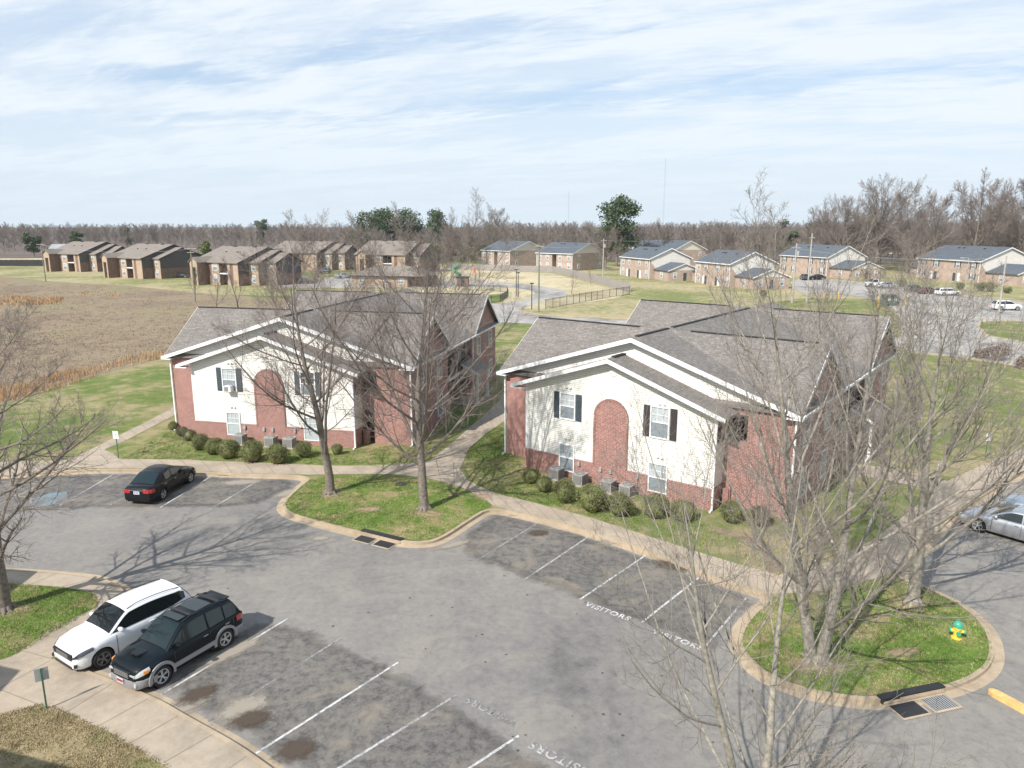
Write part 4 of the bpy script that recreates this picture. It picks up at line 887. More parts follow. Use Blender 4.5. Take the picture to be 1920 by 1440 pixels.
B_ = put_tree(*t, 'bare_tree', G(796, 955, ZG), 2.3, 'bare tree with many upright limbs on the right half of the two-tree grass island', lotgrp)
t = tree_meshes(21, 12.6, 2.2, .27, 1, n1=22, n2=10, n3=8, n4=5, spread=(38, 78), up=.34, crown=.52, rr1=.40)
put_tree(*t, 'bare_tree', G(8, 1143, ZG), 0.6, 'bare tree at the left edge throwing a long branching shadow over the lot', lotgrp)
t = tree_meshes(31, 14.6, 1.2, .20, 2, .22, n1=16, n2=10, n3=8, n4=4, spread=(30, 62), up=.66, crown=.64, rr1=.42)
put_tree(*t, 'bare_tree', G(1530, 1240, ZG), 0.3, 'pale two-stemmed bare tree on the grass island with the hydrant', lotgrp, 'bark_light', 'twig_light')
t = tree_meshes(44, 14.4, 1.9, .23, 1, n1=24, n2=10, n3=8, n4=4, spread=(30, 66), up=.62, crown=.66, rr1=.42)
put_tree(*t, 'bare_tree', G(1712, 1130, ZG), 2.0, 'pale wide-spreading bare tree near the sidewalk end of the island with the hydrant', lotgrp, 'bark_light', 'twig_light')
t = tree_meshes(53, 11.0, 1.3, .125, 2, .15, n1=14, n2=10, n3=7, n4=3, spread=(30, 62), up=.62, crown=.64, flare=False, rmin=.0035, rr1=.36)
FT = (5.35, 14.2)
put_tree(*t, 'bare_tree', (FT[0], FT[1], ZG), 0.2, 'nearest pale forked bare tree rising from the bottom edge of the photo', lotgrp, 'bark_light', 'twig_light')
mb = MB(); mb.prism([(FT[0] + math.cos(q * .3927) * 1.5, FT[1] + math.sin(q * .3927) * 1.3) for q in range(16)], 0.0, ZG); struct('kerb', mb, M['kerb'])
mb = MB(); mb.sheet([(FT[0] + math.cos(q * .3927) * 1.3, FT[1] + math.sin(q * .3927) * 1.1) for q in range(16)], ZG + .01); struct('lawn', mb, M['grass_lush'])
# middle distance trees
mid = [tree_meshes(60 + i, 10.0, 1.6, .16, 1, n1=10, n2=7, n3=6, n4=0, spread=(25, 55), up=.6, rmin=.014, flare=False) for i in range(2)]
midm = []
midlab = [((366, 566), 8.0, 'leftmost slim bare tree beyond the left roof, by the utility pole'), ((405, 592), 8.5, 'bare tree beyond the left end of the left roof'), ((448, 588), 9.5, 'bare tree just right of the left end of the left roof, at the field edge'), ((520, 600), 10.5, 'bare tree behind the middle of the left roof, at the field edge'),
          ((585, 590), 10, 'bare tree at the field edge in front of the brown clubhouse'), ((1072, 552), 5.6, 'small reddish bare sapling beside the black metal fence'), ((918 + 190, 535), 4.6, 'thin sapling with a dark trunk in the straw grass by the grey board fence'), ((648, 505), 8, 'bare tree in front of the brown building left of the clubhouse')]
for i, (p, h, lab) in enumerate(midlab):
    k = i % 2
    if len(midm) <= k: midm.append(put_tree(*mid[k], 'bare_tree', G(*p, ZG), i * 1.3, lab, 'slim bare trees beyond the roofs', scale=h / 10))
    else: put_tree(midm[k][0], midm[k][1], 'bare_tree', G(*p, ZG), i * 1.3, lab, 'slim bare trees beyond the roofs', scale=h / 10)
# big bare trees behind the right houses
big = tree_meshes(71, 25, 4.5, .62, 1, n1=22, n2=12, n3=10, n4=3, spread=(35, 88), up=.42, rmin=.026, flare=False, crown=.80, rr1=.5)
big2 = tree_meshes(75, 22, 4, .42, 1, n1=20, n2=12, n3=10, n4=3, spread=(30, 76), up=.55, rmin=.026, flare=False, crown=.66)
bm_ = None; bm2 = None
bigl = [((1575, 509), 24, 0, 'tall bare oak left of the tallest crown behind the right houses'), ((1642, 508), 29.5, 0, 'tallest bare oak on the skyline at the right'), ((1700, 512), 23, 1, 'bare tree just right of the tallest oak on the skyline'), ((1742, 516), 22, 1, 'bare tree above the left end of the right-hand house with the green bushes'),
        ((1820, 514), 26.5, 1, 'tall bare tree behind the right-hand house with the green bushes'), ((1868, 510), 24, 1, 'bare tree behind the right gable of the right-hand house'), ((1912, 516), 26, 1, 'tall bare tree at the right edge of the skyline'), ((1960, 514), 26, 0, 'bare tree cut by the right edge of the photo'),
        ((1440, 498), 16, 0, 'bare tree on the skyline behind the slate-roofed house with the pale gable at centre right'), ((1350, 494), 16, 0, 'wide bare tree on the skyline right of the tall evergreen'), ((1235, 492), 15, 1, 'thin bare tree just right of the tall evergreen'), ((925, 490), 20, 1, 'bare tree on the skyline behind the leftmost slate-roofed house'),
        ((1135, 508), 14, 0, 'round brown bare tree in front of the tall evergreen'), ((572, 478), 15, 0, 'wide bare tree on the skyline above the second brown building from the left of centre'), ((1590, 500), 17, 1, 'bare tree over the roof of the house beyond the white pickup')]
for i, (p, h, k, lab) in enumerate(bigl):
    src = (bm_, bm2)[k]; q = G(*p, ZG); kw = dict(scale=(h / 26 if k == 0 else h / 22))
    if src is None:
        rr = put_tree(*(big, big2)[k], 'bare_tree', q, i * 1.7, lab, 'tall bare trees behind the houses', 'bark', 'twig_far', **kw)
        if k == 0: bm_ = rr
        else: bm2 = rr
    else: put_tree(src[0], src[1], 'bare_tree', q, i * 1.7, lab, 'tall bare trees behind the houses', **kw)

rt = random.Random(9)
for i in range(16):       # the tall mass behind the right-hand houses
    u = 1500 + 500 * (i + rt.random() * .9) / 16; d = 235 + 70 * rt.random(); k = i % 2; src = (bm_, bm2)[k]; h = 14 + 7 * rt.random()
    put_tree(src[0], src[1], 'bare_tree', ((u - 960) / F_PX * d, d, ZG), rt.random() * 6, 'one of the bare grey trees in the tall mass behind the right-hand houses', 'bare trees massed behind the right-hand houses', scale=h / (26 if k == 0 else 22))
# ------------------------------------------------------------------ the far bare wood: one mass of stems and twigs
def wood():
    rng = np.random.default_rng(5); protos = []
    for s in range(4):
        r_ = np.random.default_rng(100 + s); P = np.zeros((1, 3)); H = 16.0
        pts = grow(r_, P, np.array([[0, 0, 1.0]]), np.array([H * .85]), 5, .05, .3)
        V0, F0 = tubes(pts, np.array([.15]), np.array([.05]), 3)
        p1, d1, l1, q1 = spawn(r_, pts, np.array([H * .85]), np.array([.2]), np.array([.05]), 16, .12, .98, (25, 70), .46, .4, .04)
        a = grow(r_, p1, d1, l1, 3, .12, .6); V1, F1 = tubes(a, q1, q1 * .5, 3)
        p2, d2, l2, q2 = spawn(r_, a, l1, q1, q1 * .5, 40, .1, 1., (20, 70), .50, .6, .045)
        b = grow(r_, p2, d2, l2, 2, .15, .3)
        # twigs as thin blades
        N, K1, _ = b.shape; side = norm(r_.normal(size=(N, 3))) * .042
        V2 = np.stack([b[:, 0] - side, b[:, 0] + side, b[:, 1] + side * .7, b[:, 1] - side * .7, b[:, 2]], 1).reshape(-1, 3); bb_ = (np.arange(N) * 5)[:, None]
        F2 = bb_ + np.array([[0, 1, 2, 3]]); F2b = bb_ + np.array([[3, 2, 4, 4]])
        V = np.concatenate([V0, V1, V2]); F = np.concatenate([F0, F1 + len(V0), F2 + len(V0) + len(V1)]); T3 = np.concatenate([bb_ + np.array([[3, 2, 4]])]) + len(V0) + len(V1)
        protos.append((V, F, T3))
    m_ = MB(); cnt = 0
    def place(x, y, h, w=1.0):
        V, F, T3 = protos[rng.integers(4)]; a = rng.uniform(0, 6.28); s = h / 16
        c, s_ = math.cos(a), math.sin(a); W = V.copy(); W[:, 0] = (V[:, 0] * c - V[:, 1] * s_) * s * w + x; W[:, 1] = (V[:, 0] * s_ + V[:, 1] * c) * s * w + y; W[:, 2] = V[:, 2] * s + ZG
        m_.raw(W, F); b0 = len(W); m_.raw(W[:0], T3 - b0)
    # depth bands: (distance, count, height lo, hi)
    for dist, n, h0, h1 in ((300, 140, 11, 15), (335, 150, 12, 15), (380, 150, 12.5, 15.5), (440, 150, 13, 16), (520, 150, 13.5, 16), (640, 140, 14, 16.5), (820, 130, 14.5, 16.5), (1100, 120, 15, 17)):
        for i in range(n):
            x = (i + rng.uniform(0, 1)) / n * 1.7 - .85; u = 960 + x * F_PX
            base = dist
            if u > 860: base = dist * (.93 if u < 1500 else .88)
            d = base * rng.uniform(.92, 1.08); h = rng.uniform(h0, h1) * (1 + .12 * mnoise.noise(Vector((u * .011, dist * .01, 3.1))))
            if u > 860: h *= 1.08 + (.04 if u > 1500 else 0)
            if dist <= 335 and u < 560 : continue
            place(x * d, d, h, rng.uniform(1.0, 1.4))
    o = m_.build('bare_wood', M['wood_far']); tag(o, 'brown mass of leafless woodland along the whole horizon behind the houses', 'woodland', kind='stuff')
wood()

# ------------------------------------------------------------------ evergreens and shrubs: crowns of leaf clumps
def leaf_cloud(rng, centers, radii, n, size, squash=1.0, inner=.55, jitter=.25):
    centers = np.array(centers); radii = np.array(radii); w = radii ** 2; k = rng.choice(len(radii), n, p=w / w.sum())
    d = norm(rng.normal(size=(n, 3))); rr = radii[k] * rng.uniform(inner, 1.0 + jitter * .4, n)
    C = centers[k] + d * rr[:, None] * np.array([1, 1, squash])
    a = norm(rng.normal(size=(n, 3)) + d * .8); e1 = norm(np.cross(a, rng.normal(size=(n, 3)))); e2 = np.cross(a, e1); s = size * rng.uniform(.6, 1.4, (n, 1))
    V = np.stack([C - e1 * s, C + e2 * s * .6, C + e1 * s, C - e2 * s * .6], 1).reshape(-1, 3); F = (np.arange(n) * 4)[:, None] + np.arange(4)[None]
    return V, F
def lumpy(rng, r, h, n=14):
    cs = []; rs = []
    for i in range(n):
        d = norm(rng.normal(size=3)); d[2] = abs(d[2]) * 1.0 - .25
        cs.append([d[0] * r * .55, d[1] * r * .55, h * .5 + d[2] * h * .35]); rs.append(r * rng.uniform(.42, .62))
    return cs, rs
shrubm = []
for s in range(3):
    rng = np.random.default_rng(200 + s); cs, rs = lumpy(rng, .62, 1.05, 16)
    V, F = leaf_cloud(rng, cs, rs, 6000, .028, 1.0, .7, .15); m_ = MB().raw(V, F); me = m_.mesh('foliage'); me.materials.append(M['boxwood'])
    core = MB(); core.lathe([(.02, .05), (.34, .1), (.47, .4), (.42, .75), (.2, .92), (.01, .95)], 12); mc = core.mesh('stems', True); mc.materials.append(M['boxwood'])
    shrubm.append((me, mc))
def shrub(x, y, sc, lab, k, grp, cat='shrub', mat=None):
    o = empty('boxwood_bush', (x, y, ZG), k * 1.9 + x, lab, cat, grp); me, mc = shrubm[k % 3]
    if mat: 
        key = 'foliage_' + mat + str(k % 3)
        if key not in bpy.data.meshes: m2 = me.copy(); m2.name = key; m2.materials.clear(); m2.materials.append(M[mat])
        me = bpy.data.meshes[key]
    for nm, m_ in (('foliage', me), ('stems', mc)):
        c = bpy.data.objects.new(nm, m_); col.objects.link(c); c.parent = o
    o.scale = (sc * 1.14, sc * 1.05, sc * 1.08)
gl = 'clipped bushes along the left building'; gr = 'clipped bushes along the right building'
for i, (p, s, lab, mt) in enumerate([((326, 806), .55, 'small dark bush at the far left corner of the left building'), ((343, 818), .62, 'dull brownish bush, second from the left corner of the left building'), ((356, 826), .68, 'dull brownish bush against the left brick pier, third from the corner of the left building'), ((377, 843), .92, 'green bush left of the window, fourth in the row of the left building'),
        ((401, 851), .95, 'bush below the lower left window of the left building, fifth in the row'), ((429, 859), 1.05, 'round bush in front of the first condensing unit of the left building'), ((475, 865), 1.15, 'widest round bush at the foot of the arch of the left building'), ((522, 868), 1.12, 'round bush right of the arch of the left building'), ((571, 857), .9, 'last bush right of the dark condensing unit of the left building'), ((632, 855), .7, 'dark bush beside the trunk at the right of the left building base'), ((742, 830), .6, 'sparse small bush below the brick wall by the downspout of the left building')]
        if False else [(a, b, c, None) for a, b, c in [((326, 806), .55, 'small dark bush at the far left corner of the left building'), ((343, 818), .62, 'dull brownish bush, second from the left corner of the left building'), ((356, 826), .68, 'dull brownish bush against the left brick pier, third from the corner of the left building'), ((377, 843), .92, 'green bush left of the lower left window, fourth in the row of the left building'),
        ((401, 851), .95, 'bush below the lower left window of the left building, fifth in the row'), ((429, 859), 1.05, 'round bush in front of the first condensing unit of the left building'), ((475, 865), 1.15, 'widest round bush at the foot of the arch of the left building'), ((522, 868), 1.12, 'round bush right of the arch of the left building'), ((571, 857), .9, 'last clipped bush right of the dark condensing unit of the left building'), ((632, 852), .6, 'dark bush beside the tree trunk at the base of the left building'), ((742, 830), .6, 'sparse small bush below the brick wall by the right downspout of the left building')]]):
    q = G(*p, ZG); shrub(q[0], q[1], s, lab, i, gl, mat='boxwood_dull' if i in (1, 2, 10) else None)
for i, (p, s, lab) in enumerate([((996, 906), .78, 'small bush at the left end of the row of the right building'), ((1021, 922), .76, 'second bush left of the first condensing unit of the right building'), ((1059, 940), 1.0, 'bush in front of the first condensing unit of the right building'), ((1110, 957), 1.22, 'biggest round bush in front of the arched panel of the right building'), ((1163, 966), 1.05, 'bush in front of the third condensing unit of the right building'),
        ((1229, 970), 1.05, 'bush below the lower right window of the right building'), ((1281, 976), .95, 'bush right of the lower right window of the right building'), ((1372, 978), .95, 'bush by the dark doorway corner of the right building'), ((1425, 985), .85, 'sparse bush below the right brick wall of the right building')]):
    q = G(*p, ZG); shrub(q[0], q[1], s * 1.0, lab, i + 1, gr, mat='boxwood_dull' if i > 7 else None)
for i, (p, s, mt, lab) in enumerate([((1560, 548), 1.1, 'cedar', 'x'), ]): pass
# evergreens
def evergreen(loc, h, w, lab, seed, mat='pine', n=2600, size=.5, name='evergreen_tree', trunk_h=.25, grp='evergreens on the skyline', layers=16):
    rng = np.random.default_rng(seed); cs = []; rs = []
    for i in range(layers):
        t_ = rng.uniform(trunk_h, .96); rad = w * .5 * math.sin(math.pi * min(1, (t_ - trunk_h * .6) / (1.08 - trunk_h * .6))) ** .6; a = rng.uniform(0, 6.28)
        cs.append([math.cos(a) * rad * rng.uniform(.3, .8), math.sin(a) * rad * rng.uniform(.3, .8), t_ * h]); rs.append(w * rng.uniform(.13, .24))
    V, F = leaf_cloud(rng, cs, rs, n, size, .7, .3, .5)
    o = empty(name, (loc[0], loc[1], ZG), 0, lab, 'evergreen tree', grp)
    MB().tube([(0, 0, 0), (w * .01, 0, h * .5), (0, 0, h * .92)], [h * .018, h * .012, h * .003], 7).build('trunk', M['bark'], o)
    MB().raw(V, F).build('crown', M[mat], o)
for i, (p, h, w, lab, mt) in enumerate([((1156, 500), 23.5, 15, 'tallest dark green evergreen, standing alone at the centre right of the skyline', 'pine'), ((694, 480), 19.5, 17, 'leftmost pine of the trio above the brown apartment roofs', 'pine'), ((722, 478), 20.5, 17, 'middle pine of the trio above the brown apartment roofs', 'pine'), ((762, 478), 20.8, 19, 'right pine of the trio above the brown apartment roofs', 'pine'),
        ((815, 480), 20, 16, 'pine behind the bare twigs right of the trio of pines', 'pine'), ((493, 470), 18, 9, 'single dark pine rising over the wood left of centre', 'pine'), ((386, 492), 8, 6.5, 'round green cedar beside the second brown building', 'cedar'), ((65, 482), 11, 8, 'dark evergreen above the pole at the left edge', 'pine'), ((148, 478), 11, 6, 'dark evergreen above the first brown building', 'pine'), ((240, 466), 13, 8, 'green evergreen in the wood above the gap of the first two brown buildings', 'pine'),
        ((1470, 489), 16, 11, 'dark evergreen behind the house beyond the dumpster', 'pine'), ((1520, 490), 16, 9, 'dark evergreen left of the tall oaks', 'pine')]):
    evergreen(G(*p, ZG), h, w, lab, 300 + i, mt, 6500 if i == 0 else (4200 if i < 5 else 2000), .42 if i == 0 else .45, layers=40 if i == 0 else (26 if i < 5 else 16))
for i, (p, h, w) in enumerate([((800, 492), 6, 4), ((822, 493), 7, 5), ((846, 490), 6.5, 5), ((868, 491), 7.5, 5), ((890, 492), 7, 6), ((907, 488), 6, 5), ((965, 484), 6, 4)]):
    evergreen(G(*p, ZG), h, w, ['yellow-green cedar at the left end of the cedar row', 'second yellow-green cedar from the left in the cedar row', 'third yellow-green cedar from the left in the row', 'middle cedar of the row left of the slate-roofed houses', 'large yellow-green cedar next to the leftmost slate-roofed house', 'cedar touching the left wall of the leftmost slate-roofed house', 'small cedar above the leftmost slate roof'][i], 340 + i, 'cedar', 900, .32, 'cedar', .08, 'yellow-green cedars before the wood')
def roundbush(px, h, w, lab, mat, seed, grp='bushes at the far houses'):
    rng = np.random.default_rng(seed); cs, rs = lumpy(rng, w / 2, h, 10); V, F = leaf_cloud(rng, cs, rs, 700, .11, 1, .5); q = G(*px, ZG)
    o = empty('round_bush', (q[0], q[1], ZG), 0, lab, 'bush', grp); MB().raw(V, F).build('foliage', M[mat], o); MB().lathe([(.02, 0), (w * .2, .1), (w * .3, h * .5), (.05, h * .8)], 8).build('stems', M['bark'], o)
for i, (p, h, w, lab, mt) in enumerate([((1838, 546), 2.1, 2.6, 'left one of the two big yellow-green bushes at the right-hand house', 'cedar'), ((1856, 547), 2.1, 2.6, 'right one of the two big yellow-green bushes at the right-hand house', 'cedar'), ((1800, 543), 1.7, 2.0, 'bush left of the two big bushes at the right-hand house', 'cedar'), ((1690, 538), 1.8, 3.0, 'bush at the left corner of the right-hand house', 'cedar'), ((1888, 550), 1.5, 2.0, 'small green bush below the annex of the right-hand house', 'cedar'),
        ((1588, 521), 1.8, 1.8, 'dark bush before the annex behind the white pickup', 'boxwood'), ((1552, 518), 1.6, 2.2, 'bush at the wall joint of the house behind the white pickup', 'boxwood'), ((1430, 556), 1.2, 1.6, 'green bush beside the door of the nearest slate annex', 'boxwood'), ((1259, 526), 1.7, 1.9, 'dark bush before the low annex at centre right', 'boxwood'), ((1870, 676), 1.9, 2.6, 'large russet leafless bush beside the right-hand lot', 'redbush'), ((1838, 672), 1.0, 1.6, 'small russet bush left of the large russet one', 'redbush'), ((1915, 690), 1.1, 1.6, 'russet bush at the right edge of the photo', 'redbush')]):
    roundbush(p, h, w, lab, mt, 400 + i)

# ------------------------------------------------------------------ rough vegetation of the fallow field
def pt_in(poly, x, y):
    c = False; n = len(poly)
    for i in range(n):
        x1, y1 = poly[i]; x2, y2 = poly[i - 1]
        if (y1 > y) != (y2 > y) and x < (x2 - x1) * (y - y1) / (y2 - y1 + 1e-12) + x1: c = not c
    return c
def weeds(name, px, n, h0, h1, w, mat, label, seed, clump=5, lean=.5, z=ZG):
    poly = GP(px, ZG); rng = np.random.default_rng(seed); xs = [p[0] for p in poly]; ys = [p[1] for p in poly]; C = []
    vmin = min(p[1] for p in px); vmax = max(p[1] for p in px); umin = max(-80, min(p[0] for p in px)); umax = max(p[0] for p in px)
    while len(C) < n:
        v_ = vmin + (vmax - vmin) * rng.random() ** .8; u_ = rng.uniform(umin, umax); q = G(u_, v_, ZG)
        if pt_in(poly, *q) and mnoise.noise(Vector((q[0] * .12, q[1] * .05, seed))) > rng.uniform(-.7, .3): C.append(q)
    C = np.repeat(np.array(C), clump, 0); N = len(C); C = C + rng.normal(0, .35, C.shape); dist = C[:, 1:2] / 60
    d = norm(np.concatenate([rng.normal(0, lean, (N, 2)), np.ones((N, 1))], 1)); h = rng.uniform(h0, h1, (N, 1)); side = norm(np.cross(d, rng.normal(size=(N, 3)))) * w * np.maximum(dist, .8)
    B = np.concatenate([C, np.full((N, 1), z)], 1); V = np.stack([B - side, B + side, B + d * h], 1).reshape(-1, 3); F = (np.arange(N) * 3)[:, None] + np.arange(3)[None]
    tag(MB().raw(V, F).build(name, M[mat]), label, 'weeds', kind='stuff')
FIELD = [(-80, 528), (100, 530), (250, 540), (380, 553), (500, 566), (640, 580), (600, 640), (500, 655), (322, 662), (180, 700), (0, 755), (-80, 790)]
weeds('dry_weeds', FIELD, 4500, .05, .18, .03, 'weed', 'dry grey-brown weeds covering the fallow field at the left', 1, 6)
weeds('green_weeds', FIELD, 500, .05, .15, .05, 'weed_green', 'low green weeds scattered in the fallow field', 2, 5)
weeds('dark_brush', FIELD, 1000, .12, .4, .02, 'weed_brown', 'dark leafless brush in the fallow field', 3, 7, .7)
weeds('orange_grass', [(-80, 735), (60, 722), (120, 700), (180, 690), (250, 670), (335, 655), (360, 658), (340, 668), (250, 681), (170, 709), (60, 742), (-80, 770)], 800, .3, .8, .022, 'weed_orange', 'band of tall orange broomsedge along the mown edge of the field', 4, 8, .25)
weeds('orange_grass', [(-80, 556), (60, 556), (118, 560), (112, 571), (60, 573), (-80, 574)], 300, .4, .8, .03, 'weed_orange', 'patch of tall orange broomsedge in the far left of the field', 5, 8, .25)
weeds('orange_grass', [(150, 548), (220, 548), (225, 556), (150, 556)], 40, .2, .5, .03, 'weed_orange', 'small faint orange grass patch in the far middle of the field', 6, 6, .25)

def tufts(px, n, mat, label, seed, z, h0=.03, h1=.10, w=.012, clump=9):
    poly = GP(px, z); rng = np.random.default_rng(seed); xs = [p[0] for p in poly]; ys = [p[1] for p in poly]; C = []
    while len(C) < n:
        q = (rng.uniform(min(xs), max(xs)), rng.uniform(min(ys), max(ys)))
        if pt_in(poly, *q) and mnoise.noise(Vector((q[0] * .5, q[1] * .5, seed))) > rng.uniform(-.5, .35): C.append(q)
    C = np.repeat(np.array(C), clump, 0); N = len(C); C = C + rng.normal(0, .06, C.shape); d = norm(np.concatenate([rng.normal(0, .6, (N, 2)), np.ones((N, 1))], 1)); h = rng.uniform(h0, h1, (N, 1)); side = norm(np.cross(d, rng.normal(size=(N, 3)))) * w
    B = np.concatenate([C, np.full((N, 1), z)], 1); V = np.stack([B - side, B + side, B + d * h], 1).reshape(-1, 3); F = (np.arange(N) * 3)[:, None] + np.arange(3)[None]
    tag(MB().raw(V, F).build('grass_tufts', M[mat]), label, 'grass', kind='stuff')
M['tuft'] = leaf('fresh_grass_blades', (0.10, 0.17, 0.028), (0.20, 0.29, 0.06), 1.5); M['tuft_dry'] = leaf('dry_grass_blades', (0.30, 0.25, 0.13), (0.45, 0.36, 0.21), 1.5)
ISL1 = [(588, 897), (650, 893), (740, 892), (830, 906), (915, 942), (919, 950), (876, 975), (838, 1001), (785, 1016), (682, 998), (602, 978), (549, 963), (531, 950), (538, 937)]
ISL2 = [(1450, 1120), (1400, 1168), (1386, 1196), (1393, 1221), (1430, 1259), (1476, 1279), (1529, 1295), (1646, 1312), (1766, 1288), (1850, 1248), (1860, 1224), (1850, 1185), (1793, 1130), (1733, 1104), (1676, 1083)]
for k, (pp, n) in enumerate([(ISL1, 2600), (ISL2, 2600), ([(0, 1095), (112, 1102), (176, 1113), (184, 1130), (160, 1150), (42, 1221), (-40, 1250), (-40, 1095)], 1500), ([(225, 862), (330, 800), (620, 850), (780, 830), (850, 825), (795, 868), (600, 871), (340, 860)], 2600), ([(870, 850), (940, 800), (985, 885), (1330, 985), (1450, 1060), (1300, 1030), (1100, 966), (930, 922), (880, 900)], 2600)]):
    tufts(pp, n, 'tuft', 'green grass tufts on the lawns round the parking lot', 500 + k, ZG + .01); tufts(pp, n // 2, 'tuft_dry', 'dry straw-coloured grass tufts on the lawns round the parking lot', 520 + k, ZG + .01)
tufts([(315, 1438), (200, 1370), (110, 1331), (75, 1321), (-40, 1350), (-60, 1500), (300, 1480)], 2600, 'tuft_dry', 'dry straw-coloured grass tufts on the lawns round the parking lot', 540, ZG + .02)
# ------------------------------------------------------------------ cars
def lerp_prof(prof, x):
    if x <= prof[0][0]: return prof[0][1]
    for (a, b), (c, d) in zip(prof[:-1], prof[1:]):
        if x <= c:
            t = (x - a) / (c - a + 1e-9); t = t * t * (3 - 2 * t) * .35 + t * .65; return b + (d - b) * t
    return prof[-1][1]
def car(name, label, cat, loc, az, paint, kind='sedan', L=4.6, W=1.78, H=1.46, wb=2.68, fo=.92, wr=.325, rim='rim', glassm='car_glass', lower=None, roof=None, rails=False, details=(), plate=None, scoop=False, group=None, small=False, crossbars=False, spoiler=False, wide=False):
    o = empty(name, (loc[0], loc[1], loc[2] if len(loc) > 2 else 0.008), az, label, cat, group)
    hx = L / 2; xf = hx - fo; xr = xf - wb; hw = W / 2
    if kind == 'sedan':
        top = [(-hx, .74), (-hx + .06, .92), (-hx + .25, .99), (-hx + .95, 1.0), (xf - .45, .96), (xf - .05, .92), (hx - .45, .80), (hx - .1, .66), (hx, .52)]
        gA, gD, gA2, gD2 = xf - .35, -hx + .50, xf - 1.25, -hx + 1.30
    elif kind == 'suv':
        top = [(-hx, .80), (-hx + .05, .98), (-hx + .3, 1.06), (xf - .5, 1.05), (xf + .05, 1.02), (hx - .28, .93), (hx - .06, .80), (hx, .62)]
        gA, gD, gA2, gD2 = xf - .28, -hx + .06, xf - 1.05, -hx + .42
    elif kind == 'wagon':
        top = [(-hx, .72), (-hx + .05, .9), (-hx + .3, .95), (xf - .45, .95), (xf - .05, .9), (hx - .35, .8), (hx, .55)]
        gA, gD, gA2, gD2 = xf - .32, -hx + .08, xf - 1.1, -hx + .45
    else:
        top = [(-hx, .85), (-hx + .03, 1.06), (xf - .5, 1.10), (xf + .05, 1.08), (hx - .2, 1.0), (hx, .75)]
        gA, gD, gA2, gD2 = xf - .30, xf - 2.15, xf - .85, xf - 2.0
    zb = .20 if kind == 'sedan' else .24
    bw = [(-hx, .80), (-hx + .12, .90), (-hx + .6, .985), (0, 1.0), (hx - .75, .985), (hx - .3, .91), (hx - .08, .79), (hx, .66)]
    R_ = wr * 1.13; zc = wr
    xs = set([-hx, hx, -hx + .04, hx - .04])
    x = -hx
    while x < hx: xs.add(round(x, 3)); x += .12
    for xw in (xf, xr):
        for i in range(17): xs.add(round(xw + R_ * math.cos(math.pi * i / 16), 4))
    xs = sorted(xs); NS = []
    for x in xs:
        w = hw * lerp_prof(bw, x); zt = lerp_prof(top, x); e = min(1, (hx - abs(x)) / .12); zlo = zb + (1 - e) * .08; arch = 0
        for xw in (xf, xr):
            if abs(x - xw) <= R_ + 1e-6: arch = zc + math.sqrt(max(0, R_ * R_ - (x - xw) ** 2))
        z0 = max(zlo, arch); z1 = max(zlo + .1, arch + .012); zm = max(zlo + (zt - zlo) * .45, z1 + .03); zs = max(zt - .10, zm + .02)
        sec = [(w * .9, z0), (w * .985, z1), (w * 1.0, zm), (w * .985, (zm + zs) / 2 + .02), (w * .955, zs), (w * .90, zt - .035), (w * .80, zt), (w * .45, zt + .028), (0, zt + .035)]
        NS.append([(x, y, z) for y, z in sec])
    v = []; f = []; m = len(NS[0]); ring = 2 * m - 1
    for s in NS: v += s + [(p[0], -p[1], p[2]) for p in s[:-1][::-1]]
    for i in range(len(NS) - 1):
        for k in range(ring - 1): f.append((i * ring + k, i * ring + k + 1, (i + 1) * ring + k + 1, (i + 1) * ring + k))
    f.append(tuple(range(ring))); f.append(tuple(range(len(NS) * ring - 1, (len(NS) - 1) * ring - 1, -1)))
    bodyb = MB().add(v, f)
    # greenhouse
    yb = hw * .90; tum = .30 if kind != 'pickup' else .25
    zbelt = lambda x: lerp_prof(top, x) - .03
    def ztop(x):
        hA = zbelt(gA); hD = zbelt(gD)
        if x >= gA2: t = (gA - x) / (gA - gA2); return hA + (H - .05 - hA) * (t * (1.22 - .22 * t))
        if x <= gD2: t = (x - gD) / (gD2 - gD); return hD + (H - .08 - hD) * (t * (1.3 - .3 * t))
        t = (gA2 - x) / (gA2 - gD2); return H - .05 + .05 * math.sin(math.pi * min(1, t * 1.15 + .02)) - .03 * t
    gx = sorted(set([gA, gD] + [gA + (gA2 - gA) * i / 6 for i in range(7)] + [gD + (gD2 - gD) * i / 5 for i in range(6)] + [gA2 + (gD2 - gA2) * i / 8 for i in range(9)]))
    yside = lambda z, x: (yb - tum * max(0, z - zbelt(x)) - .06 * max(0, (x - (gA + gA2) / 2)) - .05 * max(0, (gD2 - x)))
    v = []; f = []; sec = []
    for x in gx:
        z0 = zbelt(x) - .03; zt = max(ztop(x), z0 + .012); h = zt - z0
        ys = yside(zt, x)
        s = [(yside(z0, x), z0), (yside(z0 + h * .5, x), z0 + h * .5), (ys + .015, zt - min(.07, h * .3)), (ys - .035, zt - min(.018, h * .1)), (ys - .13, zt + .004), (ys * .45, zt + .03), (0, zt + .036)]
        sec.append([(x, y, z) for y, z in s])
    m2 = len(sec[0]); r2 = 2 * m2 - 1
    for s in sec: v += s + [(p[0], -p[1], p[2]) for p in s[:-1][::-1]]
    for i in range(len(sec) - 1):
        for k in range(r2 - 1): f.append((i * r2 + k, i * r2 + k + 1, (i + 1) * r2 + k + 1, (i + 1) * r2 + k))
    f.append(tuple(range(r2))); f.append(tuple(range(len(sec) * r2 - 1, (len(sec) - 1) * r2 - 1, -1)))
    bodyb.add(v, f)
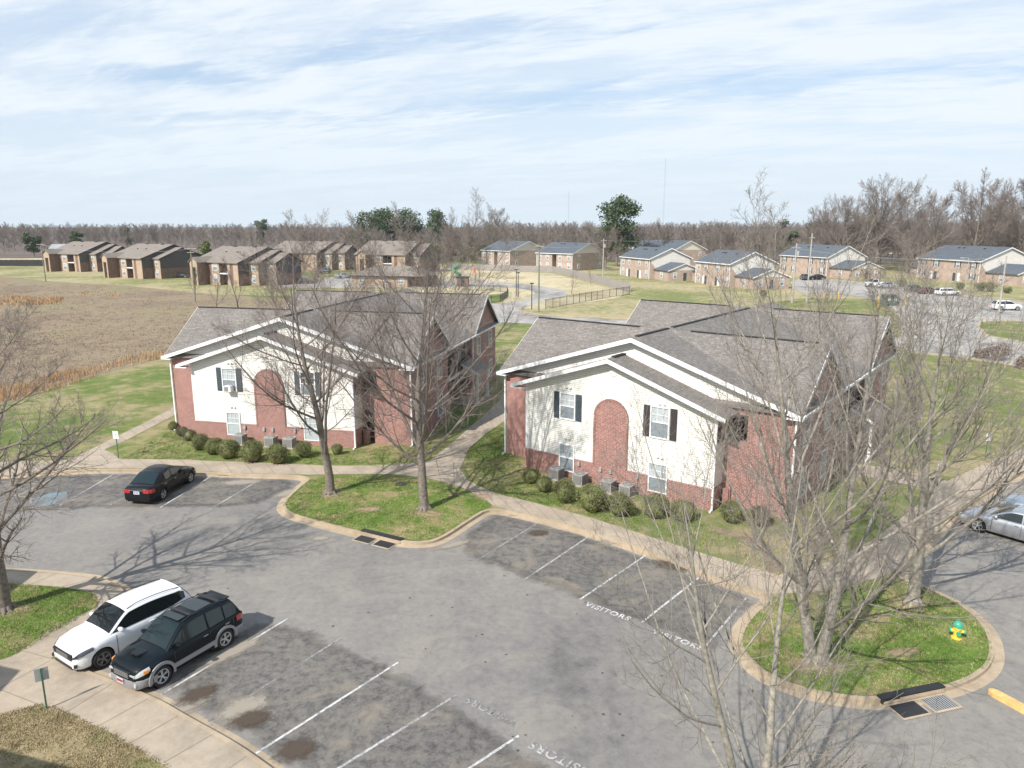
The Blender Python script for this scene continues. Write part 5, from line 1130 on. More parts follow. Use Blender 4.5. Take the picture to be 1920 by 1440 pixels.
    def orient(o_):
        import bmesh
        bm = bmesh.new(); bm.from_mesh(o_.data); bmesh.ops.recalc_face_normals(bm, faces=bm.faces); bm.to_mesh(o_.data); bm.free()
        o_.data.polygons.foreach_set('use_smooth', np.ones(len(o_.data.polygons), dtype=bool)); o_.data.set_sharp_from_angle(angle=R(38)); return o_
    body = orient(bodyb.build('body', M[paint], o))
    # windscreen and rear glass follow the greenhouse surface
    def glassgrid(xa, xb, nm):
        g = MB(); N = 6; K = 8; vs = []
        for i in range(N + 1):
            x = xa + (xb - xa) * i / N; zt = ztop(x); ys = yside(zt, x) - (.045 if wide else .085)
            for k in range(K + 1):
                s = -1 + 2 * k / K; y = ys * s; a = abs(y); yy = yside(zt, x)
                zz = zt + (.036 - .006 * (a / max(.01, yy * .45)) if a < yy * .45 else .03 - .026 * ((a - yy * .45) / max(.01, yy * .55 - .13)))
                nx = .014 if xa > xb else -.014
                vs.append((x + nx, y, zz + .012))
        g.add(vs, [(i * (K + 1) + k, i * (K + 1) + k + 1, (i + 1) * (K + 1) + k + 1, (i + 1) * (K + 1) + k) for i in range(N) for k in range(K)])
        return orient(g.build(nm, M[glassm], o))
    glassgrid(gA - .06, gA2 + .03, 'windshield')
    glassgrid(gD + .05 if kind == 'sedan' else gD + .03, gD2 - .03, 'rear_window')
    # side windows
    def sidewin(x0, x1, nm):
        for s in (1, -1):
            K = 10; up = []; dn = []
            for i in range(K + 1):
                x = x0 + (x1 - x0) * i / K; zu = ztop(x) - .085; zl = zbelt(x) + .03; zu = max(zu, zl + .004); up.append((x, s * (yside(zu, x) + .006), zu)); dn.append((x, s * (yside(zl, x) + .012), zl))
            g = MB().add(dn + up, [(i, i + 1, K + 2 + i, K + 1 + i) if s > 0 else (i, K + 1 + i, K + 2 + i, i + 1) for i in range(K)]); g.build(nm, M[glassm], o)
    xm = (gA2 + gD2) / 2 + (.12 if kind != 'pickup' else 0)
    if wide:      # blacked-out pillars
        for s in (1, -1):
            K = 16; up = []; dn = []; x0 = gA - .16; x1 = gD + .30
            for i in range(K + 1):
                x = x0 + (x1 - x0) * i / K; zu = ztop(x) - .075; zl = zbelt(x) + .02 + .16 * max(0, (gD2 + .55 - x)) ; zu = max(zu, zl + .004); up.append((x, s * (yside(zu, x) + .003), zu)); dn.append((x, s * (yside(zl, x) + .008), zl))
            MB().add(dn + up, [(i, i + 1, K + 2 + i, K + 1 + i) if s > 0 else (i, K + 1 + i, K + 2 + i, i + 1) for i in range(K)]).build('pillar_trim', M['car_glass_black'], o)
    if kind == 'pickup': sidewin(gA2 + .25, gD2 + .1, 'side_window')
    else:
        sidewin(gA - .28, xm + .04, 'side_window')
        e2 = gD2 + .12 if kind == 'sedan' else gD2 + .42
        sidewin(xm - .04, e2, 'side_window')
        if kind != 'sedan' and not wide: sidewin(e2 - .07, gD + .22, 'side_window')
    # underbody and arch liners
    ub = MB().box(-hx + .1, hx - .1, -hw * .72, hw * .72, zb - .02, .52)
    for xw in (xf, xr):
        for s in (-1, 1): ub.lathe([(R_ * .99, s * hw * .70), (R_ * .99, s * hw * .955)], 20, (xw, 0, zc), 'Y')
    ub.build('underbody', M['cladding_black'], o)
    # wheels
    k_ = 0
    for xw in (xf, xr):
        for s in (-1, 1):
            w_ = MB().lathe([(wr * .66, -.105), (wr * .93, -.108), (wr, -.07), (wr, .07), (wr * .93, .108), (wr * .66, .105)], 24, (0, 0, 0), 'Y'); wo = orient(w_.build('wheel', M['tyre'], o, loc=(xw, s * (hw - .125), wr)))
            rm = MB(); y0 = s * .098; rm.lathe([(wr * .60, y0), (wr * .68, y0 + s * .008), (wr * .70, y0 - s * .03)], 24, (0, 0, 0), 'Y'); rm.lathe([(0, y0 - s * .0), (.05, y0 - s * .0), (.06, y0 - s * .03)], 12, (0, 0, 0), 'Y')
            for q in range(5 if not small else 5):
                a = q * 2 * math.pi / 5 + .3; c, sn = math.cos(a), math.sin(a)
                for da in (-.16, .16):
                    c2, s2 = math.cos(a + da), math.sin(a + da); p0 = Vector((.035 * c, 0, .035 * sn)); p1 = Vector((wr * .63 * c2, 0, wr * .63 * s2)); t_ = Vector((-sn, 0, c)) * .016
                    rm.add([tuple(p0 - t_ + Vector((0, y0 - s * .012, 0))), tuple(p1 - t_ + Vector((0, y0 - s * .004, 0))), tuple(p1 + t_ + Vector((0, y0 - s * .004, 0))), tuple(p0 + t_ + Vector((0, y0 - s * .012, 0)))], [(0, 1, 2, 3)])
            rm.build('rim', M[rim], wo)
            MB().lathe([(.0, s * .03), (wr * .66, s * .03)], 20, (0, 0, 0), 'Y').build('brake_disc', M['metal_dark'], wo)
    # lamps follow the body sides at the corners
    def patch(xs_, z0f, z1f, nm, mat, off=.012, sides=(1, -1), ins=0):
        for s in sides:
            v = []; n = len(xs_)
            for x in xs_:
                w = hw * lerp_prof(bw, x); zt = lerp_prof(top, x)
                for t_ in (0, .5, 1):
                    z = z0f(x) + (z1f(x) - z0f(x)) * t_; yy = w * (1.0 if z < zt - .12 else .975 - .06 * min(1, (z - zt + .12) / .09)); v.append((x + (off if x > 0 else -off), s * (yy + off), z))
            g = MB().add(v, [(i * 3 + k, i * 3 + k + 1, i * 3 + k + 4, i * 3 + k + 3) for i in range(n - 1) for k in range(2)]); orient(g.build(nm, M[mat], o))
    zf = lambda x: lerp_prof(top, x)
    def endpatch(x, y0, y1, z0, z1, nm, mat, th=.03, sides=(1, -1)):
        for s in sides:
            g = MB(); ya, yb_ = sorted((s * y0, s * y1)); g.box(min(x, x + (th if x > 0 else -th)), max(x, x + (th if x > 0 else -th)), ya, yb_, z0, z1); g.build(nm, M[mat], o)
    if not small:
        zh = zf(hx - .3) - .10
        patch([hx - (.60 if wide else .46), hx - .38, hx - .28, hx - .18, hx - .10, hx - .05, hx - .02], lambda x: zh - (.17 if wide else .20) + .12 * (hx - x) / .5, lambda x: min(zh + .0 + .06 * (hx - x) / .5, zf(x) - .05), 'headlight', 'lamp_smoked' if wide else 'lamp_clear')
        endpatch(hx - .055, hw * .44, hw * .72, zh - .16, min(zh - .02, zf(hx) + .1), 'headlight_lens', 'lamp_smoked' if wide else 'lamp_clear', .05)
        patch([-hx + .36, -hx + .26, -hx + .16, -hx + .08, -hx + .03], lambda x: zf(-hx + .3) - .30, lambda x: zf(-hx + .3) - .10, 'taillight', 'lamp_red')
        endpatch(-hx + .02, hw * .42, hw * .79, zf(-hx + .3) - .29, zf(-hx + .3) - .11, 'taillight_lens', 'lamp_red', .04)
        gw = .62 if wide else .46; MB().box(hx - .06, hx + .015, -hw * gw, hw * gw, zh - .24, zh - .05).build('grille', M['black'], o)
        g = MB(); [g.box(hx + .012, hx + .02, -hw * .40, hw * .40, zh - .24 + .05 * i, zh - .228 + .05 * i) for i in range(4)]; g.build('grille_bar', M['metal_grey'], o)
        MB().box(hx - .08, hx + .008, -hw * .60, hw * .60, .27, .38).build('lower_intake', M['cladding_black'], o)
        for s in (1, -1):
            g = MB(); g.lathe([(.0, -.13), (.07, -.11), (.095, -.02), (.09, .07), (.0, .11)], 12, (0, 0, 0), 'Y'); mo = orient(g.build('mirror', M[paint], o, loc=(gA - .38, s * (yb + .10), zbelt(gA) + .10))); mo.scale = (.9, 1, .85)
        dh = MB()
        for s in (1, -1):
            for x in (xm + .18, xm - .72): dh.box(x - .09, x + .09, s * (hw * .985) - .02, s * (hw * .985) + .02, zf(0) - .16, zf(0) - .13)
        dh.build('door_handle', M[paint if paint == 'car_white' else 'chrome'], o)
        sm = MB()       # door shut lines
        for s in (1, -1):
            for x in (gA - .22, xm, xm - 1.0 if kind == 'sedan' else xm - .98): sm.box(x - .005, x + .005, s * hw * .985 - .012, s * hw * .985 + .0165, .32, zf(0) - .08)
        sm.build('door_seam', M['black'], o)
        if lower: pass
    else:
        endpatch(hx - .05, hw * .40, hw * .80, zf(hx - .3) - .24, zf(hx - .3) - .10, 'headlight', 'lamp_clear', .03)
        endpatch(-hx + .02, hw * .55, hw * .88, zf(-hx + .3) - .30, zf(-hx + .3) - .12, 'taillight', 'lamp_red', .04)
    if lower:      # lower cladding with arches
        for s in (1, -1):
            g = MB()
            for xw in (xf, xr):
                n = 16; v = []
                for i in range(n + 1):
                    a = -.18 + (math.pi + .36) * i / n
                    for rr, yy in ((R_ - .01, hw + .018), (R_ + .085, hw + .012), (R_ + .09, hw - .03)): v.append((xw + rr * math.cos(a), s * yy, max(zb, zc + rr * math.sin(a))))
                g.add(v, [(i * 3 + k, i * 3 + k + 1, i * 3 + k + 4, i * 3 + k + 3) for i in range(n) for k in range(2)])
            g.box(xr + R_ + .03, xf - R_ - .03, min(s * (hw - .05), s * (hw + .012)), max(s * (hw - .05), s * (hw + .012)), zb + .16, zb + .32)
            orient(g.build('cladding', M[lower], o))
        for sx in (1, -1):
            v = []; pts = [(hx - .62, .985), (hx - .3, .91), (hx - .08, .80), (hx + .0, .66), (hx + .03, .4), (hx + .04, 0)]
            if sx < 0: pts = [(hx - .55, .985), (hx - .12, .92), (hx + .0, .80), (hx + .03, .4), (hx + .04, 0)]
            pts = [(a, b) for a, b in pts] + [(a, -b) for a, b in pts[:-1][::-1]]
            for a, b in pts:
                for z, q in ((zb + .0, .97), (zb + .06, 1.02), (zb + .27, 1.02), (zb + .30, .985)): v.append((sx * a * (1 if q > 1 else .995), b * hw * q, z))
            g = MB().add(v, [(i * 4 + k, i * 4 + k + 1, i * 4 + k + 5, i * 4 + k + 4) for i in range(len(pts) - 1) for k in range(3)]); orient(g.build('bumper', M[lower], o))
    if lower:
        for s in (1, -1):
            MB().cbox((hx - .30, s * hw * .935, zh - .05), .14, .05, .10, s * -.35).build('turn_signal', M['lamp_amber'], o); MB().lathe([(0, -.02), (.07, -.02), (.07, .02), (0, .02)], 12).build('fog_lamp', M['lamp_clear'], o, loc=(hx - .02, s * hw * .70, .40)).rotation_euler = (0, R(90), 0)
    if wide:
        for s in (1, -1): MB().cbox((hx - .07, s * hw * .70, .42), .10, .22, .10, s * -.45).build('fog_lamp_pocket', M['black'], o)
    if rails:
        for s in (1, -1):
            xs_ = [gD2 + .05 + (gA2 - .05 - gD2 - .05) * i / 6 for i in range(7)]
            pts = [(x, s * (yside(ztop(x), x) - .09), ztop(x) + (.055 if 0 < i < 6 else .01)) for i, x in enumerate(xs_)]; MB().tube(pts, .016, 6).build('roof_rail', M['cladding_black' if rails == 'black' else 'metal_grey'], o)
    if crossbars:
        for x in (gA2 - .38, gD2 + .40): MB().cbox((x, 0, ztop(x) + .085), .09, 2 * (yside(ztop(x), x) - .07), .035).build('crossbar', M['cladding_black'], o)
        MB().cbox((gA2 - .16, 0, ztop(gA2 - .2) + .043), .34, .8, .012, 0, 0, .04).build('sunroof', M['car_glass'], o)
        MB().cbox(((gA2 + gD2) / 2 - .02, 0, ztop((gA2 + gD2) / 2) + .040), .62, .85, .010).build('roof_panel', M['car_glass'], o)
    if spoiler:
        x = gD2 - .04; MB().cbox((x + .04, 0, ztop(gD2) + .016), .24, 1.55 * yside(ztop(gD2), gD2), .03, 0, 0, 0.02).build('spoiler', M[paint], o)
    if scoop:
        MB().add([(xf + .34, -.20, 1.045), (xf + .34, .20, 1.045), (xf + .02, .26, 1.055), (xf + .02, -.26, 1.055), (xf + .33, -.17, 1.085), (xf + .33, .17, 1.085), (xf - .02, .22, 1.075), (xf - .02, -.22, 1.075)], [(4, 5, 6, 7), (0, 1, 5, 4), (1, 2, 6, 5), (3, 0, 4, 7)]).build('hood_scoop', M[paint], o)
        MB().box(xf + .335, xf + .345, -.16, .16, 1.05, 1.08).build('scoop_opening', M['black'], o)
    if kind == 'pickup':
        MB().box(-hx + .12, gD - .05, -hw * .78, hw * .78, .95, 1.155).build('cargo_bed', M['cladding_black'], o)
        g = MB(); g.box(-hx + .04, gD - .02, hw * .80, hw * .90, .95, 1.18).box(-hx + .04, gD - .02, -hw * .90, -hw * .80, .95, 1.18).box(-hx + .02, -hx + .10, -hw * .9, hw * .9, .8, 1.18); g.build('bed_side', M[paint], o)
    if plate:
        sx = -1 if plate == 'rear' else 1; z = zf(-hx + .3) - .27 if plate == 'rear' else .46
        x = sx * (hx + (.012 if plate == 'rear' else .062)); p = MB().box(min(x, x + sx * .012), max(x, x + sx * .012), -.16, .16, z - .08, z + .08).build('number_plate', M['plate'], o)
        g = MB()
        for k, (ya, yb_) in enumerate([(-.12, -.05), (-.03, .03), (.05, .12)] if plate == 'rear' else [(-.15, .15)]): xx = x + sx * .013; g.box(min(xx, xx + sx * .002), max(xx, xx + sx * .002), ya, yb_, z - .035 if plate == 'rear' else z - .05, z + (.045 if plate == 'rear' else .05))
        g.build('plate_print', M['sign_blue' if plate == 'rear' else 'plate_red'], p)
    return o
def carpos(u, v, az, fx, sy, z=0.0):
    """place a car from the ground contact of one wheel: fx, sy = that wheel's local coordinates"""
    q = G(u, v, 0); a = az; return (q[0] - fx * math.cos(a) + sy * math.sin(a), q[1] - fx * math.sin(a) - sy * math.cos(a))
# white crossover
az = R(-123); L_, wb_, fo_ = 4.37, 2.63, .86; fx = L_ / 2 - fo_
cw = car('parked_car', 'white compact crossover with black roof rails parked nose-in at the lower walk', 'car', carpos(196, 1252, az, fx, .84), az, 'car_white', 'suv', L_, 1.80, 1.60, wb_, fo_, .345, 'rim_grey', 'car_glass_black', rails='black', wide=True, group='parked cars')
# black and grey small suv
az = R(-119); L_, wb_, fo_ = 4.20, 2.49, .82; fx = L_ / 2 - fo_
cb = car('parked_car', 'black small four-wheel-drive with grey wheel arches and bumper parked beside the white crossover', 'car', carpos(306, 1286, az, fx, .82), az, 'car_black', 'suv', L_, 1.74, 1.66, wb_, fo_, .355, 'rim', 'car_glass_tint', lower='cladding', rails='black', scoop=True, crossbars=True, spoiler=True, plate='front', group='parked cars')
g = MB(); g.cbox((0, 0, 0), .30, .22, .012, .4); g.build('dashboard_paper', M['sign_white'], cb, loc=(.64, -.22, 1.17)) if False else None
# black sedan
az = R(83); L_, wb_, fo_ = 4.63, 2.70, .93; fx = L_ / 2 - fo_
cs_ = car('parked_car', 'black sedan seen from behind, parked nose-in at the upper left walk', 'car', carpos(357, 905, az, fx, -.80), az, 'car_black2', 'sedan', L_, 1.76, 1.49, wb_, fo_, .325, 'rim', 'car_glass_tint', plate='rear', group='parked cars')
MB().box(-2.345, -2.328, -.42, .42, .835, .86).build('chrome_strip', M['chrome'], cs_)
# silver sedans at the right edge
az = R(128); L_, wb_, fo_ = 4.82, 2.80, .95; fx = L_ / 2 - fo_
p0 = carpos(1832, 997, az, fx, .82)
car('parked_car', 'silver sedan cut by the right edge of the photo, nose towards the walk', 'car', p0, az, 'car_silver', 'sedan', L_, 1.84, 1.47, wb_, fo_, .33, 'rim', group='parked cars')
car('parked_car', 'blue-grey car behind the silver sedan at the right edge', 'car', (p0[0] + 2.75 * math.cos(R(39)) + .5, p0[1] + 2.75 * math.sin(R(39)) - .3), az, 'car_blue', 'suv', 4.5, 1.84, 1.62, 2.7, .9, .33, 'rim', group='parked cars')
# far vehicles
for (px, azd, paint_, kind, lab, L_, H_) in [((1886, 582), -5, 'car_white', 'suv', 'white crossover at the right edge in the far lot', 4.5, 1.65), ((1776, 554), 4, 'car_white', 'wagon', 'long white station wagon in front of the right-hand house', 4.9, 1.5), ((1738, 551), 20, 'car_maroon', 'sedan', 'dark maroon car left of the white station wagon', 4.6, 1.45), ((1715, 547), 15, 'car_dark', 'sedan', 'dark car half hidden by twigs left of the maroon car', 4.6, 1.45),
        ((1642, 538), 186, 'car_white', 'pickup', 'white pickup truck parked in the far lot', 5.6, 1.85), ((1662, 541), 172, 'car_silver', 'sedan', 'silver sedan in front of the white pickup', 4.7, 1.45), ((1508, 525), 80, 'car_dark', 'suv', 'dark car at the left end of the far lot', 4.5, 1.6), ((1530, 525), 185, 'car_black2', 'sedan', 'black car beside the lawn at the far left of the far lot', 4.6, 1.45),
        ((607, 513), 175, 'car_dark', 'suv', 'dark parked car in front of the brown building left of the clubhouse', 4.6, 1.7), ((572, 532), 5, 'car_dark', 'sedan', 'dark car below the left end of the brown clubhouse lot', 4.6, 1.45), ((644, 522), 40, 'car_silver', 'sedan', 'silver car left of the clubhouse', 4.6, 1.45), ((795, 530), 200, 'car_dark', 'suv', 'dark car right of the clubhouse behind the bare limbs', 4.6, 1.7), ((341, 521), 5, 'car_dark', 'wagon', 'dark object-like low car against the dark end wall of the second brown building', 4.2, 1.3)]:
    q = G(*px, ZG)
    if 'object-like' in lab: lab = 'small dark car against the end wall of the second brown building'
    car('pickup_truck' if kind == 'pickup' else 'parked_car', lab, 'pickup truck' if kind == 'pickup' else 'car', (q[0], q[1], ZG + .09), R(azd), paint_, kind, L_, 1.82, H_, L_ * .59, .9, .34, small=True, group='cars parked far off')

# ------------------------------------------------------------------ far houses
def far_window(parent, x, z, y=0.0, rz=0.0, w=1.0, h=1.5, sh=None): return window(parent, x, z, w, h, y, rz, 'blind', 'curtain', sh, 'white', None, True)
def slate_house(A, azd, w, d, lab, annex=None, left_annex=False, name='brick_house', shutters=None, doors=False, breeze=False, zr=8.6, ze=5.4):
    o = empty(name, (A[0], A[1], ZG), R(azd), lab, 'house', 'slate-roofed brick houses')
    ov = .45; yr = d / 2; k = (zr - ze) / (yr + ov)
    m_ = MB()
    if breeze: m_.box(0, w * .44, 0, d, 0, ze); m_.box(w * .56, w, 0, d, 0, ze); m_.box(w * .44, w * .56, 2.2, d, 0, ze)
    else: m_.box(0, w, 0, d, 0, ze)
    m_.build('wall', M['brick_far'], o)
    m_ = MB()
    for x0, x1 in ((0.02, .2), (w - .2, w - .02)): m_.xprism([(0, ze + .001), (d, ze + .001), (d, ze + k * ov - .12), (yr, zr - .14), (0, ze + k * ov - .12)], x0, x1)
    if annex: m_.xprism([(1.8, 2.9), (d - .3, 2.9), (d - .3, ze + .05), (0.3, ze + .05), (.3, 4.6)], w + .001, w + .04)
    m_.build('gable_siding', M['siding_far'], o)
    r_ = MB(); r_.slab([(-.4, -ov, ze), (w + .4, -ov, ze), (w + .4, yr, zr), (-.4, yr, zr)], .15); r_.slab([(-.4, yr, zr), (w + .4, yr, zr), (w + .4, d + ov, ze), (-.4, d + ov, ze)], .15); rf = r_.build('roof', M['roof_blue'], o)
    bb = MB()
    for x in (-.43, w + .403): bb.xprism([(-ov, ze), (yr, zr), (d + ov, ze), (d + ov, ze - .24), (yr, zr - .25), (-ov, ze - .24)], x, x + .03)
    bb.box(-.4, w + .4, -ov - .04, -ov - .003, ze - .2, ze - .01); bb.build('bargeboard', M['white'], o)
    bx = MB()
    for x in (w * .3, w * .38, w * .7): bx.cbox((x, yr - 1.6, zr - 1.6 * k + .1), .5, .5, .16)
    bx.build('roof_vent', M['black'], rf)
    for i, fx in enumerate((.09, .31, .66, .90)):
        far_window(o, w * fx, 3.5, 0, 0, 1.0, 1.45, shutters)
        if doors and i in (1, 2): continue
        far_window(o, w * fx, .8, 0, 0, 1.0, 1.45, shutters)
    if doors:
        for fx in (.24, .31, .62, .69): MB().box(w * fx - .45, w * fx + .45, -.04, -.002, .02, 2.1).build('door', M['white' if fx in (.24, .69) else 'shutter'], o)
    for y in (d * .18, d * .82):
        for z in (.8, 3.5): 
            if not annex: far_window(o, w, z, y, R(90), .9, 1.4)
    for x in (0.05, w - .05): MB().box(x - .06, x + .06, -.12, -.01, 0, ze - .1).build('downspout', M['white'], o)
    def small_annex(x0, x1, y0, y1, nm, face='front'):
        m2 = MB().box(x0, x1, y0, y1, 0, 2.75); m2.build('annex_wall', M['brick_far'], o)
        ym = (y0 + y1) / 2; h = (y1 - y0) / 2 * .36; r2 = MB(); r2.slab([(x0 - .3 if x0 > w else x0, y0 - .4, 2.7), (x1 + .3, y0 - .4, 2.7), (x1 + .3, ym, 2.7 + h + .14), (x0, ym, 2.7 + h + .14)], .12); r2.slab([(x0, ym, 2.7 + h + .14), (x1 + .3, ym, 2.7 + h + .14), (x1 + .3, y1 + .4, 2.7), (x0, y1 + .4, 2.7)], .12); r2.build('annex_roof', M['roof_blue'], o)
        m3 = MB().xprism([(y0, 2.751), (y1, 2.751), (ym, 2.7 + h)], x1 - .15, x1 - .01) if x1 > w else MB().xprism([(y0, 2.751), (y1, 2.751), (ym, 2.7 + h)], x0 + .01, x0 + .15); m3.build('annex_gable', M['siding_far'], o)
        b3 = MB().xprism([(y0 - .4, 2.7), (ym, 2.84 + h), (y1 + .4, 2.7), (y1 + .4, 2.5), (ym, 2.62 + h), (y0 - .4, 2.5)], x1 + .303, x1 + .335); b3.build('annex_bargeboard', M['white'], o)
        if x1 > w:
            for y in (y0 + (y1 - y0) * .2, y0 + (y1 - y0) * .8): far_window(o, x1, .8, y, R(90), .9, 1.3)
            MB().box(x1 + .002, x1 + .05, ym - .45, ym + .45, 0, 2.1).build('door', M['shutter'], o)
            far_window(o, (x0 + x1) / 2, .8, y0, 0, 1.0, 1.3)
    if annex: small_annex(w + .045, w + .045 + annex[0], annex[1], annex[2], 'annex')
    if left_annex: small_annex(-5.0, -.003, 2.0, 9.5, 'annex')
    return o
def corner_left(right_px, azd, w, z=ZG):   # front-left corner from the surveyed front-right corner
    q = G(*right_px, z); return (q[0] - w * math.cos(R(azd)), q[1] - w * math.sin(R(azd)))
slate_house(corner_left((956, 500.5), -50, 15.6), -50, 15.6, 17, 'leftmost slate-roofed brick house, furthest away', breeze=True)
slate_house(corner_left((1073, 508.5), -42, 14.6), -42, 14.6, 18, 'slate-roofed brick house with a stair opening in the middle, second from the left', breeze=True)
slate_house(corner_left((1217, 524), -72, 17), -72, 17, 12.5, 'slate-roofed house with white doors and a low annex, right of the tall evergreen', annex=(7.5, 1.5, 11.0), left_annex=True, doors=True, zr=8.2)
slate_house(corner_left((1262, 500), -60, 24), -60, 24, 15, 'broad slate-roofed building standing behind the others at centre right', zr=8.8, ze=5.6)
slate_house(corner_left((1367, 539), -73, 15), -73, 15, 12.5, 'slate-roofed house nearest behind the right brown roof, beside the pale transformer pole', annex=(7.0, 1.5, 11.0), left_annex=True, doors=True, zr=8.2)
slate_house(corner_left((1549, 520), -72, 20), -72, 20, 13, 'slate-roofed house with dark shutters beyond the white pickup', annex=(8.0, 1.0, 11.5), shutters='shutter', doors=False, zr=8.6)
slate_house(corner_left((1834, 531), -77, 20.5), -77, 20.5, 17, 'big slate-roofed house with green shutters and yellow-green bushes at the right', annex=(9.0, 2.0, 13), left_annex=True, shutters='shutter', doors=True, zr=8.8)

def brown_building(A, azd, lab, w=15.0, d=18.5, steps=2, name='apartment_block', zr=9.0, ze=5.5):
    o = empty(name, (A[0], A[1], ZG), R(azd), lab, 'apartment block', 'brown apartment blocks beyond the field')
    m_ = MB().box(2.2, 9.4, 0, d, 0, ze).box(0, 2.2, 1.6, d, 0, ze).box(9.4, 12.4, 1.8, d, 0, ze).box(12.4, w, 0, d, 0, ze); m_.build('wall', M['brick_brown'], o)
    k = (zr - ze) / (d / 2 + .5)
    r_ = MB(); r_.slab([(-.4, -.5, ze), (w + .4, -.5, ze), (w + .4, d / 2, zr), (-.4, d / 2, zr)], .16); r_.slab([(-.4, d / 2, zr), (w + .4, d / 2, zr), (w + .4, d + .5, ze), (-.4, d + .5, ze)], .16); rf = r_.build('roof', M['roof_far'], o)
    v_ = MB(); [v_.cbox((x, d / 2 - .3, zr + .02), 1.4, .35, .14) for x in (w * .3, w * .75)]; [v_.cbox((x, d * .3, ze + k * (d * .3 + .5) + .05), .3, .3, .3) for x in (w * .35, w * .6)]; v_.build('roof_vent', M['black'], rf)
    # dark end wall, stepped wings
    e = MB().xprism([(0, ze + .001), (d, ze + .001), (d / 2, zr - .2)], w - .2, w - .02); e.xprism([(0, ze + .001), (d, ze + .001), (d / 2, zr - .2)], .02, .2); e.box(w + .001, w + .05, 0, 3.2, 2.9, ze - .1) ; e.build('dark_gable', M['siding_dark'], o)
    f = MB()
    for x in (-.43, w + .4): f.xprism([(-.5, ze), (d / 2, zr), (d + .5, ze), (d + .5, ze - .25), (d / 2, zr - .26), (-.5, ze - .25)], x, x + .035)
    f.build('bargeboard', M['black'], o)
    x0 = w + .052
    for s in range(steps):
        y0 = 3.2 + 2.6 * s; y1 = d - 2.0 - 2.6 * s; x1 = x0 + 3.2; zz = zr - .75 - .55 * s; zt = ze - .1; ym = (y0 + y1) / 2
        m2 = MB().box(x0, x1, y0, y1, 0, 2.8); m2.build('wing_wall', M['brick_brown'], o); m2 = MB().box(x0, x1, y0, y1, 2.801, zt).xprism([(y0, zt + .001), (y1, zt + .001), (ym, zz - .2)], x1 - .2, x1 - .01); m2.build('wing_siding', M['siding_dark'], o)
        r2 = MB().slab([(x0 - .1, y0 - .5, zt), (x1 + .4, y0 - .5, zt), (x1 + .4, ym, zz), (x0 - .1, ym, zz)], .15).slab([(x0 - .1, ym, zz), (x1 + .4, ym, zz), (x1 + .4, y1 + .5, zt), (x0 - .1, y1 + .5, zt)], .15); r2.build('wing_roof', M['roof_far'], o)
        b2 = MB().xprism([(y0 - .5, zt), (ym, zz), (y1 + .5, zt), (y1 + .5, zt - .24), (ym, zz - .25), (y0 - .5, zt - .24)], x1 + .402, x1 + .44); b2.build('wing_bargeboard', M['black'], o)
        st = MB().box(x0, x1, y0 - .04, y0 - .001, 0, zt - .1); st.build('stone_face', M['stone_tan'], o)
        for z in (.8, 3.6): window(o, (x0 + x1) / 2, z, 1.1, 1.5, y0 - .04, 0, 'blind', 'curtain', None, 'white', (2, 2), True)
        x0 = x1 + .003
    # tan front: entry tower, window bays, balconies
    tw = MB().box(2.6, 3.2, -3.0, 0, 0, 5.6).box(4.6, 5.2, -3.0, 0, 0, 5.6).box(3.2, 4.6, -3.0, -2.7, 4.3, 5.6).yprism([(2.6, 5.601), (5.2, 5.601), (3.9, 6.5)], -3.0, -2.8); tw.build('entry_tower', M['stone_tan'], o)
    MB().box(5.205, 5.25, -2.95, 0, 0, 5.5).build('tower_side', M['brick_brown'], o); MB().box(3.2, 4.6, -.05, -.001, 0, 4.3).build('entry_recess', M['metal_dark'], o)
    tr = MB().slab([(2.2, -3.3, 5.5), (3.9, -3.3, 6.75), (3.9, 2.5, 6.75), (2.2, 2.5, 5.5)], .14).slab([(3.9, -3.3, 6.75), (5.6, -3.3, 5.5), (5.6, 2.5, 5.5), (3.9, 2.5, 6.75)], .14); tr.build('tower_roof', M['roof_far'], o)
    sf = MB().box(6.6, 9.4, -.06, -.001, 0, ze - .1).box(12.4, 13.2, -.06, -.001, 0, ze - .1).box(0, .6, -.04, 1.6, 0, ze - .1).box(14.3, w, -.06, -.001, 0, ze - .1); sf.build('stone_face', M['stone_tan'], o)
    bs = MB().box(.6, 2.2, -.02, 1.6, 2.7, 2.95).box(9.4, 12.4, -.02, 1.8, 2.7, 2.95); bs.build('balcony', M['white'], o)
    rl = MB(); [rl.box(a, b, .02, .05, z, z + .05) for a, b in ((.6, 2.2), (9.4, 12.4)) for z in (3.1, 3.35, 3.6, 3.85)]; rl.build('railing', M['metal_dark'], o)
    for z in (.8, 3.6): window(o, 8.0, z, 1.5, 1.6, -.06, 0, 'blind', 'curtain', None, 'white', (3, 2), True); window(o, 10.9, z - .75, 1.6, 2.1, 1.8, 0, 'glass', 'glass', None, 'white', None, True)
    return o
brown_building(G(93, 508, ZG), -25, 'leftmost brown apartment block with three stepped gables', steps=2)
brown_building(G(206, 519, ZG), -34, 'second brown apartment block from the left, blue panel on its ground floor balcony', steps=1, w=17)
brown_building(G(366, 532, ZG), -30, 'third brown apartment block, nearest one behind the utility pole', steps=2, w=16)
brown_building(G(505, 505, ZG), -22, 'brown apartment block standing behind the third one', steps=2, w=19)
brown_building(G(668, 511, ZG), -20, 'brown apartment block behind the clubhouse', steps=1, w=17, zr=9.4)
